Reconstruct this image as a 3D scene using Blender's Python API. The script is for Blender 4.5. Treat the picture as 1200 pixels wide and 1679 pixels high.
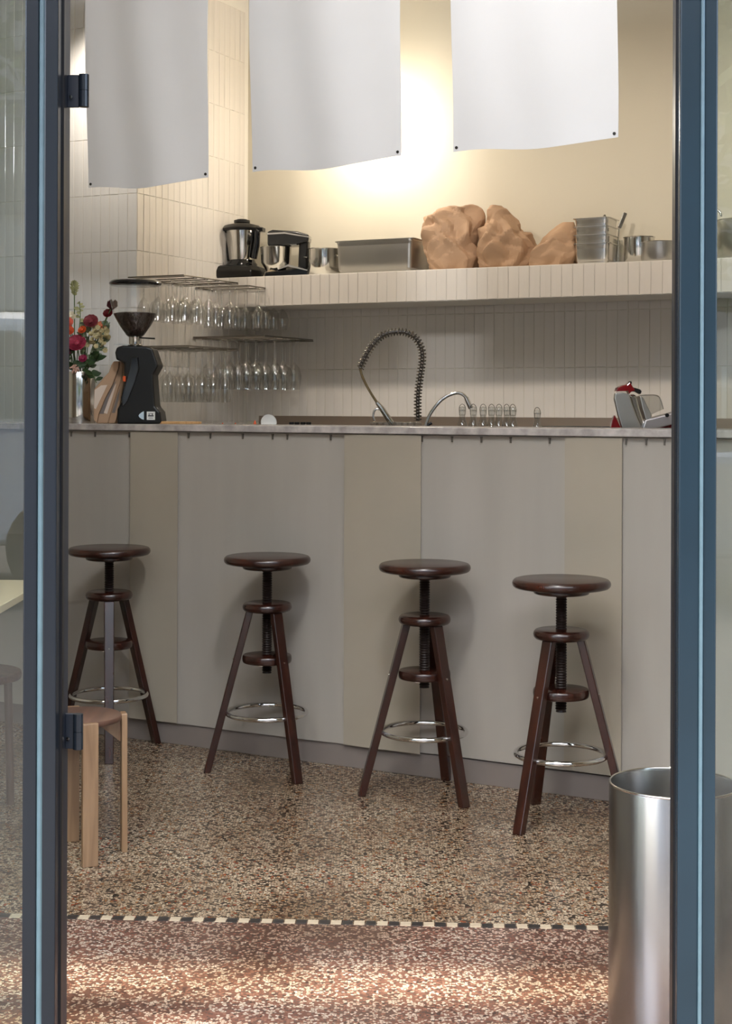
import bpy, bmesh, math, random
from mathutils import Vector, Matrix, noise
random.seed(7)
PI = math.pi
for o in list(bpy.data.objects): bpy.data.objects.remove(o)
scene = bpy.context.scene
COL = scene.collection

# ------------------------------------------------------------------ camera
W_, H_, F = 1200.0, 1679.0, 2500.0
HX, HY, CH, ROLL = 600.0, 670.0, 1.30, 0.0036
cam_d = bpy.data.cameras.new('camera'); cam = bpy.data.objects.new('camera', cam_d); COL.objects.link(cam)
cam_d.sensor_fit = 'VERTICAL'; cam_d.sensor_height = 36.0; cam_d.sensor_width = 36.0
cam_d.lens = F / H_ * 36.0
cam_d.shift_x = 0.0; cam_d.shift_y = -(H_/2 - HY) / H_
m = Matrix(((1, -ROLL, 0, 0), (0, 0, -1, 0), (ROLL, 1, 0, CH), (0, 0, 0, 1)))
cam.matrix_world = m
cam_d.clip_start = 0.05; cam_d.clip_end = 300
scene.camera = cam
# ------------------------------------------------------------------ world, sun, lamps, exposure
vs = scene.view_settings
vs.view_transform = 'Standard'; vs.look = 'None'; vs.gamma = 1.0; vs.use_curve_mapping = False
vs.exposure = 0.44
world = bpy.data.worlds.new('world'); scene.world = world; world.use_nodes = True
wn = world.node_tree.nodes; wl = world.node_tree.links
for n in list(wn): wn.remove(n)
wo = wn.new('ShaderNodeOutputWorld'); wb = wn.new('ShaderNodeBackground')
sky = wn.new('ShaderNodeTexSky'); sky.sky_type = 'NISHITA'; sky.sun_disc = False
sky.sun_elevation = math.radians(62); sky.sun_rotation = math.radians(195); sky.air_density = 1.0; sky.dust_density = 5.0
wl.new(sky.outputs[0], wb.inputs[0]); wb.inputs[1].default_value = 1.1
wl.new(wb.outputs[0], wo.inputs[0])
def light(kind, name, loc, energy, color, target=None, size=None, **kw):
    d = bpy.data.lights.new(name, kind); d.energy = energy; d.color = color
    for k, v in kw.items(): setattr(d, k, v)
    o = bpy.data.objects.new(name, d); COL.objects.link(o); o.location = loc
    if target is not None:
        o.rotation_euler = (Vector(target) - Vector(loc)).to_track_quat('-Z', 'Y').to_euler()
    return o
SUN_DIR = Vector((0.03, 1.0, -3.12)).normalized()
light('SUN', 'sun', (0, 0, 8), 16.0, (1.0, 0.86, 0.68), Vector((0, 0, 8)) + SUN_DIR, angle=math.radians(2.6))
WARM = (1.0, 0.88, 0.74)
# track spots hung behind the row of cloths, aimed at the back wall
for i, (x, y) in enumerate(((-1.32, 6.62), (-.55, 6.20), (0.22, 5.78), (0.99, 5.36), (1.76, 4.94))):
    light('SPOT', 'track_spot', (x, y, 3.02), 23.0, WARM, (x + .80, y + 1.65, 1.55),
          spot_size=math.radians(96), spot_blend=1.0, shadow_soft_size=0.03)
# broad unseen fill lights added under the ceiling to brighten the room
light('AREA', 'room_fill', (0.2, 4.3, 3.4), 6.0, (1.0, 0.96, 0.92), (0.2, 4.3, 0), shape='RECTANGLE', size=3.0, size_y=1.6)
light('AREA', 'room_fill', (0.0, 3.1, 3.36), 40.0, (0.96, 0.98, 1.0), (-.6, 7.0, 1.7), shape='RECTANGLE', size=3.4, size_y=0.5)  # front wash added to lift the cloths, tiles and back wall

# ------------------------------------------------------------------ projection helpers
def ray(px, py):
    u = (px - HX) / F; v = (py - HY) / F
    return Vector((u + ROLL * v, 1.0, -v + ROLL * u))
def at(px, py, d):
    r = ray(px, py); return Vector((0, 0, CH)) + r * d
def floorpt(px, py):
    r = ray(px, py); return at(px, py, CH / -r.z)
def hitz(px, py, z):
    r = ray(px, py); return at(px, py, (z - CH) / r.z)
def cross_line(px, o, d, py=HY):
    """where the vertical plane of column px meets the plan line o + t*d"""
    r = ray(px, py); det = r.x * -d.y + d.x * r.y
    t = (o.x * -d.y + d.x * o.y) / det
    return at(px, py, t)
c0 = floorpt(164, 1183.4 + .132 * 164); c1 = floorpt(997, 1183.4 + .132 * 997)
CD = (c1 - c0); CD.z = 0; CD.normalize(); CN = Vector((-CD.y, CD.x, 0)); CANG = math.atan2(CD.y, CD.x)
w0 = Vector((0, 7.5, 0)); WD = Vector((5100, -2500, 0)).normalized(); WN = Vector((-WD.y, WD.x, 0)); WANG = math.atan2(WD.y, WD.x)
f0 = floorpt(110, 1503.5); f1 = floorpt(1000, 1522.0)
FD = (f1 - f0); FD.z = 0; FD.normalize(); FN = Vector((-FD.y, FD.x, 0)); FANG = math.atan2(FD.y, FD.x)
def cpt(px, off, py=HY): return cross_line(px, c0 + CN * off, CD, py)     # point behind the counter front
def wpt(px, off, py=HY): return cross_line(px, w0 - WN * off, WD, py)     # point in front of the back wall

# ------------------------------------------------------------------ materials
def lin(c):
    return tuple(((v / 255) / 12.92 if v / 255 <= .04045 else ((v / 255 + .055) / 1.055) ** 2.4) for v in c) + (1.0,)
MATS = {}
def mat(name, col, rough=.5, metal=0., bump=0., bscale=40., var=0., vscale=6., trans=0., ior=1.45, coat=0., aniso=0.,
        stretch=None, emit=0., sheen=0., bdist=.002, transl=0., detail=4):
    if name in MATS: return MATS[name]
    m = bpy.data.materials.new(name); m.use_nodes = True; MATS[name] = m
    nt = m.node_tree; N = nt.nodes; L = nt.links; b = N['Principled BSDF']
    c = lin(col); b.inputs['Base Color'].default_value = c
    b.inputs['Roughness'].default_value = rough; b.inputs['Metallic'].default_value = metal
    b.inputs['IOR'].default_value = ior; b.inputs['Transmission Weight'].default_value = trans
    b.inputs['Coat Weight'].default_value = coat; b.inputs['Coat Roughness'].default_value = .08
    b.inputs['Sheen Weight'].default_value = sheen
    b.inputs['Anisotropic'].default_value = aniso
    if emit: b.inputs['Emission Color'].default_value = c; b.inputs['Emission Strength'].default_value = emit
    tc = N.new('ShaderNodeTexCoord'); mp = N.new('ShaderNodeMapping'); L.new(tc.outputs['Object'], mp.inputs[0])
    if stretch: mp.inputs['Scale'].default_value = stretch
    if var:
        nz = N.new('ShaderNodeTexNoise'); nz.inputs['Scale'].default_value = vscale; nz.inputs['Detail'].default_value = detail
        L.new(mp.outputs[0], nz.inputs['Vector'])
        rp = N.new('ShaderNodeValToRGB')
        rp.color_ramp.elements[0].position = .3; rp.color_ramp.elements[1].position = .7
        rp.color_ramp.elements[0].color = tuple(max(0, v * (1 - var)) for v in c[:3]) + (1,)
        rp.color_ramp.elements[1].color = tuple(min(1, v * (1 + var)) for v in c[:3]) + (1,)
        L.new(nz.outputs['Fac'], rp.inputs[0]); L.new(rp.outputs[0], b.inputs['Base Color'])
    if bump:
        nb = N.new('ShaderNodeTexNoise'); nb.inputs['Scale'].default_value = bscale; nb.inputs['Detail'].default_value = detail
        L.new(mp.outputs[0], nb.inputs['Vector'])
        bp = N.new('ShaderNodeBump'); bp.inputs['Strength'].default_value = bump; bp.inputs['Distance'].default_value = bdist
        L.new(nb.outputs['Fac'], bp.inputs['Height']); L.new(bp.outputs[0], b.inputs['Normal'])
    if transl:
        tr = N.new('ShaderNodeBsdfTranslucent'); tr.inputs[0].default_value = c
        mx = N.new('ShaderNodeMixShader'); mx.inputs[0].default_value = transl
        L.new(b.outputs[0], mx.inputs[1]); L.new(tr.outputs[0], mx.inputs[2])
        L.new(mx.outputs[0], N['Material Output'].inputs[0])
    return m
def thin_glass(name, tint=(245, 250, 248), refl=1.0, rough=0.0, edge=.45):
    """thin clear glass: light passes straight through, the surface reflects by Fresnel"""
    if name in MATS: return MATS[name]
    m = bpy.data.materials.new(name); m.use_nodes = True; MATS[name] = m
    N = m.node_tree.nodes; L = m.node_tree.links
    N.remove(N['Principled BSDF'])
    t = N.new('ShaderNodeBsdfTransparent'); t.inputs[0].default_value = lin(tint)
    g = N.new('ShaderNodeBsdfGlossy'); g.inputs['Roughness'].default_value = rough
    lw = N.new('ShaderNodeLayerWeight'); lw.inputs[0].default_value = .5
    pw = N.new('ShaderNodeMath'); pw.operation = 'POWER'; pw.inputs[1].default_value = 4.0; L.new(lw.outputs['Facing'], pw.inputs[0])
    mu = N.new('ShaderNodeMath'); mu.operation = 'MULTIPLY_ADD'; mu.inputs[1].default_value = edge; mu.inputs[2].default_value = .04 * refl; mu.use_clamp = True
    L.new(pw.outputs[0], mu.inputs[0])
    mx = N.new('ShaderNodeMixShader'); L.new(mu.outputs[0], mx.inputs[0]); L.new(t.outputs[0], mx.inputs[1]); L.new(g.outputs[0], mx.inputs[2])
    L.new(mx.outputs[0], N['Material Output'].inputs[0])
    return m
def terrazzo(name, stops, scale, mask=None, rough=.24):
    if name in MATS: return MATS[name]
    m = bpy.data.materials.new(name); m.use_nodes = True; MATS[name] = m
    N = m.node_tree.nodes; L = m.node_tree.links; b = N['Principled BSDF']
    tc = N.new('ShaderNodeTexCoord')
    def layer(stops, scale, thr, grout):
        mp = N.new('ShaderNodeMapping'); L.new(tc.outputs['Object'], mp.inputs[0])
        nz = N.new('ShaderNodeTexNoise'); nz.inputs['Scale'].default_value = scale * .7; nz.inputs['Detail'].default_value = 2
        L.new(mp.outputs[0], nz.inputs['Vector'])
        ad = N.new('ShaderNodeVectorMath'); ad.operation = 'MULTIPLY_ADD'
        ad.inputs[1].default_value = (.9 / scale,) * 3
        L.new(nz.outputs['Color'], ad.inputs[0]); L.new(mp.outputs[0], ad.inputs[2])
        v = N.new('ShaderNodeTexVoronoi'); v.inputs['Scale'].default_value = scale; v.voronoi_dimensions = '2D'
        L.new(ad.outputs[0], v.inputs['Vector'])
        ve = N.new('ShaderNodeTexVoronoi'); ve.inputs['Scale'].default_value = scale; ve.voronoi_dimensions = '2D'; ve.feature = 'DISTANCE_TO_EDGE'
        L.new(ad.outputs[0], ve.inputs['Vector'])
        sx = N.new('ShaderNodeSeparateColor'); L.new(v.outputs['Color'], sx.inputs[0])
        rp = N.new('ShaderNodeValToRGB'); rp.color_ramp.interpolation = 'CONSTANT'
        e = rp.color_ramp.elements
        while len(e) > 1: e.remove(e[-1])
        e[0].position = 0; e[0].color = lin(stops[0][1])
        for p, c in stops[1:]:
            k = e.new(p); k.color = lin(c)
        L.new(sx.outputs[0], rp.inputs[0])
        # small chips are set in cement: random cells fall away to the binder
        th = N.new('ShaderNodeMath'); th.operation = 'LESS_THAN'; th.inputs[1].default_value = thr
        L.new(ve.outputs['Distance'], th.inputs[0])
        mx = N.new('ShaderNodeMix'); mx.data_type = 'RGBA'
        L.new(th.outputs[0], mx.inputs['Factor']); L.new(rp.outputs[0], mx.inputs['A']); mx.inputs['B'].default_value = lin(grout)
        return mx.outputs['Result'], sx.outputs[1]
    a, _ = layer(stops[0], scale, .10, stops[2])
    bb, _ = layer(stops[1], scale * 1.2, .09, stops[3])
    # pink terrazzo on the street side of the tile border
    dt = N.new('ShaderNodeVectorMath'); dt.operation = 'DOT_PRODUCT'; dt.inputs[1].default_value = FN
    L.new(tc.outputs['Object'], dt.inputs[0])
    lt = N.new('ShaderNodeMath'); lt.operation = 'LESS_THAN'; lt.inputs[1].default_value = FN.dot(f0)
    L.new(dt.outputs['Value'], lt.inputs[0])
    mx = N.new('ShaderNodeMix'); mx.data_type = 'RGBA'
    L.new(lt.outputs[0], mx.inputs['Factor']); L.new(a, mx.inputs['A']); L.new(bb, mx.inputs['B'])
    # broad worn and dirty patches
    n2 = N.new('ShaderNodeTexNoise'); n2.inputs['Scale'].default_value = 2.2; n2.inputs['Detail'].default_value = 5
    L.new(tc.outputs['Object'], n2.inputs['Vector'])
    r2 = N.new('ShaderNodeValToRGB'); r2.color_ramp.elements[0].color = (.31, .27, .235, 1); r2.color_ramp.elements[1].color = (.58, .57, .57, 1)
    r2.color_ramp.elements[0].position = .32; r2.color_ramp.elements[1].position = .62
    L.new(n2.outputs['Fac'], r2.inputs[0])
    ml = N.new('ShaderNodeMix'); ml.data_type = 'RGBA'; ml.blend_type = 'MULTIPLY'; ml.inputs['Factor'].default_value = 1
    L.new(mx.outputs['Result'], ml.inputs['A']); L.new(r2.outputs[0], ml.inputs['B'])
    L.new(ml.outputs['Result'], b.inputs['Base Color'])
    b.inputs['Roughness'].default_value = rough
    return m
def wood(name, c1, c2, rough=.35, scale=9., stretch=(1, 1, .08), coat=.3):
    if name in MATS: return MATS[name]
    m = bpy.data.materials.new(name); m.use_nodes = True; MATS[name] = m
    N = m.node_tree.nodes; L = m.node_tree.links; b = N['Principled BSDF']
    tc = N.new('ShaderNodeTexCoord'); mp = N.new('ShaderNodeMapping'); mp.inputs['Scale'].default_value = stretch
    L.new(tc.outputs['Object'], mp.inputs[0])
    nz = N.new('ShaderNodeTexNoise'); nz.inputs['Scale'].default_value = scale * 6; nz.inputs['Detail'].default_value = 6; nz.inputs['Distortion'].default_value = .6
    L.new(mp.outputs[0], nz.inputs['Vector'])
    rp = N.new('ShaderNodeValToRGB'); rp.color_ramp.elements[0].color = lin(c1); rp.color_ramp.elements[1].color = lin(c2)
    rp.color_ramp.elements[0].position = .35; rp.color_ramp.elements[1].position = .7
    L.new(nz.outputs['Fac'], rp.inputs[0]); L.new(rp.outputs[0], b.inputs['Base Color'])
    b.inputs['Roughness'].default_value = rough; b.inputs['Coat Weight'].default_value = coat; b.inputs['Coat Roughness'].default_value = .2
    return m
M_STEEL = mat('polished_steel', (205, 203, 198), .13, 1.)
M_BRUSH = mat('brushed_steel', (158, 156, 153), .25, 1., bump=.15, bscale=60, stretch=(1, 1, .02))
M_SATIN = mat('satin_steel', (186, 184, 180), .36, 1., bump=.05, bscale=30)
M_CHROME = mat('chrome', (225, 225, 225), .06, 1.)
M_BLACK = mat('black_plastic', (15, 14, 14), .36, var=.2)
M_BLACKG = mat('gloss_black', (14, 15, 19), .12, coat=.5)
M_WOODD = wood('dark_stained_wood', (32, 13, 9), (60, 26, 15), .27, 7)
M_WOODL = wood('worn_brown_wood', (122, 94, 68), (154, 124, 94), .42, 6)
M_TILE = mat('glazed_white_tile', (224, 217, 209), .07, bump=1.0, bscale=26, bdist=.0022, detail=1, coat=.5, stretch=(1, 1, .35))
M_TILEG = mat('glazed_cool_tile', (232, 233, 234), .07, bump=1.0, bscale=26, bdist=.0022, detail=1, coat=.5, stretch=(1, 1, .35))
M_GROUT = mat('tile_grout', (226, 221, 212), .8)
M_CREAM = mat('cream_paint', (214, 207, 190), .7, bump=.1, bscale=80, var=.02, vscale=2)
M_CLOTH = mat('white_canvas', (243, 243, 245), .9, bump=.25, bscale=260, var=.015, vscale=3, transl=.12, bdist=.0008)
M_FAB = mat('grey_canvas', (164, 157, 148), .92, bump=.3, bscale=240, var=.07, vscale=5, bdist=.0008, stretch=(1, 1, .12))
M_FABY = mat('ecru_canvas', (161, 151, 136), .92, bump=.3, bscale=240, var=.05, vscale=2.5, bdist=.0008)
M_BASEB = mat('taupe_skirting', (128, 118, 112), .6, var=.05)
M_MARBLE = mat('grey_marble', (172, 164, 160), .25, var=.28, vscale=26, detail=8)
M_BLUE = mat('slate_paint', (16, 22, 28), .26, bump=.12, bscale=25, var=.12, vscale=4)
M_TEAL = mat('teal_blue_paint', (20, 36, 45), .26, bump=.12, bscale=25, var=.12, vscale=4)
M_BLUED = mat('dark_blue_paint', (20, 26, 34), .4, bump=.12, bscale=25, var=.1)
M_SKYEDGE = mat('painted_skylight', (72, 94, 102), .5, bump=.4, bscale=40, var=.1, vscale=30)  # skylight on the frame's step edges, put in as a pale colour
M_KRAFT = mat('kraft_paper', (180, 147, 118), .75, bump=.3, bscale=30, var=.08, vscale=5, bdist=.004)
M_WHITE = mat('white_matt', (225, 224, 220), .5)
M_GLASS = thin_glass('clear_glass', (240, 241, 240), 3.5, edge=.8)
M_HOPPER = thin_glass('hopper_plastic', (250, 250, 250), 2.4)
M_PANE = thin_glass('window_glass', (240, 245, 243), 1.3)
M_ORANGE = mat('orange_plastic', (220, 90, 40), .4)
M_RED = mat('red_enamel', (118, 8, 14), .16, coat=.6)
M_BEANS = mat('coffee_beans', (34, 17, 10), .4, bump=1, bscale=90, var=.5, vscale=70, bdist=.01)

# ------------------------------------------------------------------ mesh builder
class MB:
    def __init__(s): s.v = []; s.f = []
    def add(s, vs, fs):
        n = len(s.v); s.v += [tuple(v) for v in vs]; s.f += [tuple(i + n for i in f) for f in fs]; return s
    def box(s, c, sz, rz=0., R=None):
        hx, hy, hz = sz[0] / 2, sz[1] / 2, sz[2] / 2; c = Vector(c)
        R = R or Matrix.Rotation(rz, 3, 'Z')
        vs = [c + R @ Vector((x * hx, y * hy, z * hz)) for z in (-1, 1) for y in (-1, 1) for x in (-1, 1)]
        return s.add(vs, [(0, 2, 3, 1), (4, 5, 7, 6), (0, 1, 5, 4), (2, 6, 7, 3), (0, 4, 6, 2), (1, 3, 7, 5)])
    def lathe(s, prof, seg=32, c=(0, 0, 0), R=None, close=False):
        c = Vector(c); R = R or Matrix.Identity(3); vs = []; fs = []; n = len(prof)
        for r, z in prof:
            for k in range(seg):
                a = 2 * PI * k / seg; vs.append(c + R @ Vector((r * math.cos(a), r * math.sin(a), z)))
        for i in range(n - 1 + (1 if close else 0)):
            j = (i + 1) % n
            for k in range(seg):
                q = (k + 1) % seg; fs.append((i * seg + k, i * seg + q, j * seg + q, j * seg + k))
        if not close:
            if prof[0][0] > 1e-6: fs.append(tuple(reversed(range(seg))))
            if prof[-1][0] > 1e-6: fs.append(tuple((n - 1) * seg + k for k in range(seg)))
        return s.add(vs, fs)
    def openlathe(s, prof, seg=32, c=(0, 0, 0), R=None):
        f0_ = len(s.f); s.lathe(prof, seg, c, R)
        s.f = [f for f in s.f[:f0_]] + [f for f in s.f[f0_:] if len(f) == 4]
        return s
    def tube(s, pts, r, seg=8, closed=False, cap=True):
        pts = [Vector(p) for p in pts]; n = len(pts); vs = []; fs = []; up = None
        for i, p in enumerate(pts):
            if closed: t = pts[(i + 1) % n] - pts[i - 1]
            else: t = pts[min(i + 1, n - 1)] - pts[max(i - 1, 0)]
            t.normalize()
            if up is None: up = Vector((0, 0, 1)) if abs(t.z) < .9 else Vector((0, 1, 0))
            a = t.cross(up)
            if a.length < 1e-5: a = t.cross(Vector((1, .1, 0)))
            a.normalize(); b = a.cross(t).normalized(); up = b
            rr = r[i] if isinstance(r, (list, tuple)) else r
            for k in range(seg):
                q = 2 * PI * k / seg; vs.append(p + a * (rr * math.cos(q)) + b * (rr * math.sin(q)))
        for i in range(n if closed else n - 1):
            j = (i + 1) % n
            for k in range(seg):
                q = (k + 1) % seg; fs.append((i * seg + k, i * seg + q, j * seg + q, j * seg + k))
        if cap and not closed: fs.append(tuple(reversed(range(seg)))); fs.append(tuple((n - 1) * seg + k for k in range(seg)))
        return s.add(vs, fs)
    def bar(s, p0, p1, w, t, side=None):
        """rectangular bar between two points; w along side, t across"""
        p0 = Vector(p0); p1 = Vector(p1); d = (p1 - p0).normalized()
        a = Vector(side) if side is not None else d.cross(Vector((0, 0, 1)))
        a = (a - d * a.dot(d)).normalized(); b = d.cross(a)
        vs = [p + a * (x * w / 2) + b * (y * t / 2) for p in (p0, p1) for x, y in ((-1, -1), (1, -1), (1, 1), (-1, 1))]
        return s.add(vs, [(3, 2, 1, 0), (4, 5, 6, 7), (0, 1, 5, 4), (1, 2, 6, 5), (2, 3, 7, 6), (3, 0, 4, 7)])
    def prism(s, poly, y0, y1):
        """polygon in the local XZ plane, extruded along Y"""
        n = len(poly); vs = [(x, y0, z) for x, z in poly] + [(x, y1, z) for x, z in poly]
        fs = [tuple(range(n)), tuple(reversed(range(n, 2 * n)))] + [(i, i + n, (i + 1) % n + n, (i + 1) % n) for i in range(n)]
        return s.add(vs, fs)
    def loft(s, rings, cap=True):
        n = len(rings[0]); vs = [v for r in rings for v in r]; fs = []
        for i in range(len(rings) - 1):
            for k in range(n):
                q = (k + 1) % n; fs.append((i * n + k, i * n + q, (i + 1) * n + q, (i + 1) * n + k))
        if cap: fs.append(tuple(reversed(range(n)))); fs.append(tuple((len(rings) - 1) * n + k for k in range(n)))
        return s.add(vs, fs)
    def build(s, name, m, parent=None, loc=None, rz=0., smooth=False, bevel=0., bseg=2, kind=None, label=None, sub=0, fixn=True, solid=0.):
        me = bpy.data.meshes.new(name); me.from_pydata(s.v, [], s.f); me.materials.append(m)
        if fixn:
            bm = bmesh.new(); bm.from_mesh(me); bmesh.ops.recalc_face_normals(bm, faces=bm.faces); bm.to_mesh(me); bm.free()
        if smooth:
            me.polygons.foreach_set('use_smooth', [True] * len(me.polygons))
            me.set_sharp_from_angle(angle=math.radians(smooth if smooth is not True else 40))
        if solid:
            bm = bmesh.new(); bm.from_mesh(me)
            for e in bm.edges:
                if e.is_boundary: e.smooth = False
            bm.to_mesh(me); bm.free()
        o = bpy.data.objects.new(name, me); COL.objects.link(o)
        if parent is not None: o.parent = parent
        if loc is not None: o.location = loc
        if rz: o.rotation_euler.z = rz
        if bevel:
            b = o.modifiers.new('bevel', 'BEVEL'); b.width = bevel; b.segments = bseg; b.limit_method = 'ANGLE'; b.angle_limit = math.radians(35)
        if sub: q = o.modifiers.new('sub', 'SUBSURF'); q.levels = q.render_levels = sub
        if solid: q = o.modifiers.new('solid', 'SOLIDIFY'); q.thickness = solid; q.offset = 0
        if kind: o['kind'] = kind
        if label: o['label'] = label
        return o
def tag(o, label, cat, group=None, kind=None):
    o['label'] = label; o['category'] = cat
    if group: o['group'] = group
    if kind: o['kind'] = kind
    return o
def thing(name, label, cat, loc, rz=0., group=None):
    o = bpy.data.objects.new(name, None); COL.objects.link(o); o.location = loc; o.rotation_euler.z = rz; o.empty_display_size = .05
    return tag(o, label, cat, group)
def dup(root, loc, rz=None, label=None):
    r = root.copy(); COL.objects.link(r); r.location = loc
    if rz is not None: r.rotation_euler.z = rz
    if label: r['label'] = label
    for ch in list(root.children):
        c = ch.copy(); COL.objects.link(c); c.parent = r
        for g in list(ch.children):
            d = g.copy(); COL.objects.link(d); d.parent = c
    return r
def struct(o): o['kind'] = 'structure'; return o
def rot_to(d):
    return Vector((0, 0, 1)).rotation_difference(Vector(d).normalized()).to_matrix()

# ================================================================== THE SETTING
CEIL = 3.45
FLR = mat
M_TERR = terrazzo('terrazzo', (
    ((0, (208, 190, 166)), (.30, (178, 156, 132)), (.50, (232, 220, 196)), (.70, (120, 98, 82)), (.80, (186, 136, 88)), (.84, (34, 31, 32)), (.955, (172, 90, 56))),
    ((0, (126, 90, 78)), (.26, (152, 114, 98)), (.42, (200, 186, 170)), (.66, (108, 82, 74)), (.8, (224, 214, 200)), (.93, (66, 54, 52))),
    (104, 86, 68), (124, 88, 76)), 120.)
fl = MB()
fl.box((0, 5.4, -.05), (9.0, 6.6, .1)); floor = struct(fl.build('floor', M_TERR))
# black and white border: one small stone per piece, set a hair proud of the terrazzo
bt_me = {}
for nm, c in (('black', (38, 36, 36)), ('white', (172, 160, 140))):
    b = MB(); w = .0285; h = .031; e = .0012
    vs = [(-w/2, -h/2, -.004), (w/2, -h/2, -.004), (w/2, h/2, -.004), (-w/2, h/2, -.004),
          (-w/2 + e, -h/2 + e, .0012), (w/2 - e, -h/2 + e, .0012), (w/2 - e, h/2 - e, .0012), (-w/2 + e, h/2 - e, .0012)]
    b.add(vs, [(3, 2, 1, 0), (4, 5, 6, 7), (0, 1, 5, 4), (1, 2, 6, 5), (2, 3, 7, 6), (3, 0, 4, 7)])
    o = b.build('border_tile', mat('border_stone_' + nm, c, .35, var=.12, vscale=60)); bt_me[nm] = o
mid = (f0 + f1) / 2
for i in range(-34, 35):
    src = bt_me['black' if i % 2 else 'white']
    if i in (0, 1): o = src
    else: o = src.copy(); COL.objects.link(o)
    p = f0 + FD * (.5 * (f1 - f0).length + i * .0293) + FN * .0; o.parent = floor
    o.location = (p.x, p.y, 0.0); o.rotation_euler.z = FANG + random.uniform(-.02, .02)
# walls
A_ = Vector((-1.053, 6.89, 0)); B_ = cross_line(405, w0, WD); B_.z = 0
A_ = B_ - WN * .985; ca = cross_line(218, A_, WD); A_ = ca.copy(); A_.z = 0
# side wall runs from A_ to B_, keep it square with the back wall
u_ = (B_ - A_).dot(WN); A_ = B_ - WN * u_
Wend = w0 + WD * 3.3
def wallbox(name, p, q, n, z0, z1, m, th=.12):
    d = q - p; c = (p + q) / 2 + n * th / 2; a = math.atan2(d.y, d.x)
    return struct(MB().box((0, 0, (z1 - z0) / 2), (d.length, th, z1 - z0)).build(name, m, loc=(c.x, c.y, z0), rz=a))
SH_T = CH + (HY - 448) / F * 7.18      # shelf top height
wall_back = wallbox('wall_back', B_ - WD * .0, Wend, WN, 0, CEIL, M_CREAM)
wall_side = wallbox('wall_side', A_ + WN * .001, B_, -WD, 0, CEIL, M_GROUT, .1)
Lend = A_ - WD * 2.6
wall_pier = wallbox('wall_pier', Lend, A_, WN, 0, CEIL, M_GROUT)
xl = Lend.x - .05; xr = Wend.x + .02
struct(MB().box((0, 0, CEIL / 2), (.12, 6.4, CEIL)).build('wall_left', M_CREAM, loc=(xl, 5.4, 0)))
struct(MB().box((0, 0, CEIL / 2), (.12, 4.0, CEIL)).build('wall_right', M_CREAM, loc=(xr, 4.2, 0)))
struct(MB().box((0, 0, .06), (7.6, 6.7, .12)).build('ceiling', mat('ceiling_paint', (214, 208, 196), .8), loc=(-.3, 5.85, CEIL)))

# ---- glazed tiles, one object each
TW, TH, TG = .0487, .2588, .0013
def tile_mesh(w, h, m, bow):
    t = .0020; e = .0014; b = MB(); vs = []; fs = []
    nx = 2
    vs = [(-w/2, 0, 0), (w/2, 0, 0), (w/2, 0, h), (-w/2, 0, h)]
    vs += [(-w/2, -t + e, 0), (w/2, -t + e, 0), (w/2, -t + e, h), (-w/2, -t + e, h)]
    vs += [(-w/2 + e, -t, e), (w/2 - e, -t, e), (w/2 - e, -t, h - e), (-w/2 + e, -t, h - e)]
    vs += [(0, -t - bow, e), (0, -t - bow, h - e)]
    fs = [(0, 1, 5, 4), (1, 2, 6, 5), (2, 3, 7, 6), (3, 0, 4, 7), (4, 5, 9, 12, 8), (5, 6, 10, 9), (6, 7, 11, 13, 10), (7, 4, 8, 11), (8, 12, 13, 11), (12, 9, 10, 13)]
    b.add(vs, fs); me = bpy.data.meshes.new('tile'); me.from_pydata(b.v, [], b.f); me.materials.append(m)
    for p in me.polygons: p.use_smooth = False
    return me
def tile_field(parent, origin_local, ncol, z0, nrow, m, h=TH, pitch=TW + TG, name='tile', skip=None):
    mes = [tile_mesh(TW, h, m, bo) for bo in (.0004, .0009, .0014)]
    for r in range(nrow):
        for c in range(ncol):
            if skip and skip(c, r): continue
            o = bpy.data.objects.new(name, random.choice(mes)); COL.objects.link(o); o.parent = parent
            o.location = (origin_local[0] + (c + .5) * pitch, origin_local[1], z0 + r * (h + TG))
            o.rotation_euler = (random.uniform(-.006, .006), 0, random.uniform(-.03, .03))
Lb = (Wend - B_).length
# back wall: three rows below the shelf (rows meet at 1.30 + n*0.26)
ZR = 1.234
tile_field(wall_back, (-Lb / 2, -.06), 58, ZR, 3, M_TILE)
# side wall and pier
Ls = (B_ - A_).length
tile_field(wall_side, (-Ls / 2, -.05), int(Ls / (TW + TG)), .974, 9, M_TILE)
Lp = (A_ - Lend).length
tile_field(wall_pier, (Lp / 2 - 24 * (TW + TG), -.06), 24, .974, 9, M_TILEG)

# ================================================================== SHELF (tiled box shelf on the back wall)
SD = .34
s0 = wpt(356, SD); s1 = w0 - WN * SD + WD * 3.2; s0 = B_ - WN * SD
s0.z = s1.z = 0
shc = (s0 + s1) / 2; Lsh = (s1 - s0).length; SZ0, SZ1 = SH_T - .146, SH_T
shelf = thing('wall_shelf', 'long boxed shelf faced in narrow white glazed tiles on the cream back wall', 'shelf', (shc.x, shc.y, SZ0), WANG)
MB().box((0, SD / 2 - .004, .073), (Lsh, SD - .01, .146)).build('shelf_board', M_GROUT, shelf)
mes = [tile_mesh(TW, .142, M_TILE, bo) for bo in (.0004, .001, .0016)]
for c in range(int(Lsh / (TW + TG))):
    o = bpy.data.objects.new('tile', random.choice(mes)); COL.objects.link(o); o.parent = shelf
    o.location = (-Lsh / 2 + (c + .5) * (TW + TG), 0.0, .002); o.rotation_euler = (random.uniform(-.01, .01), 0, random.uniform(-.03, .03))

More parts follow.
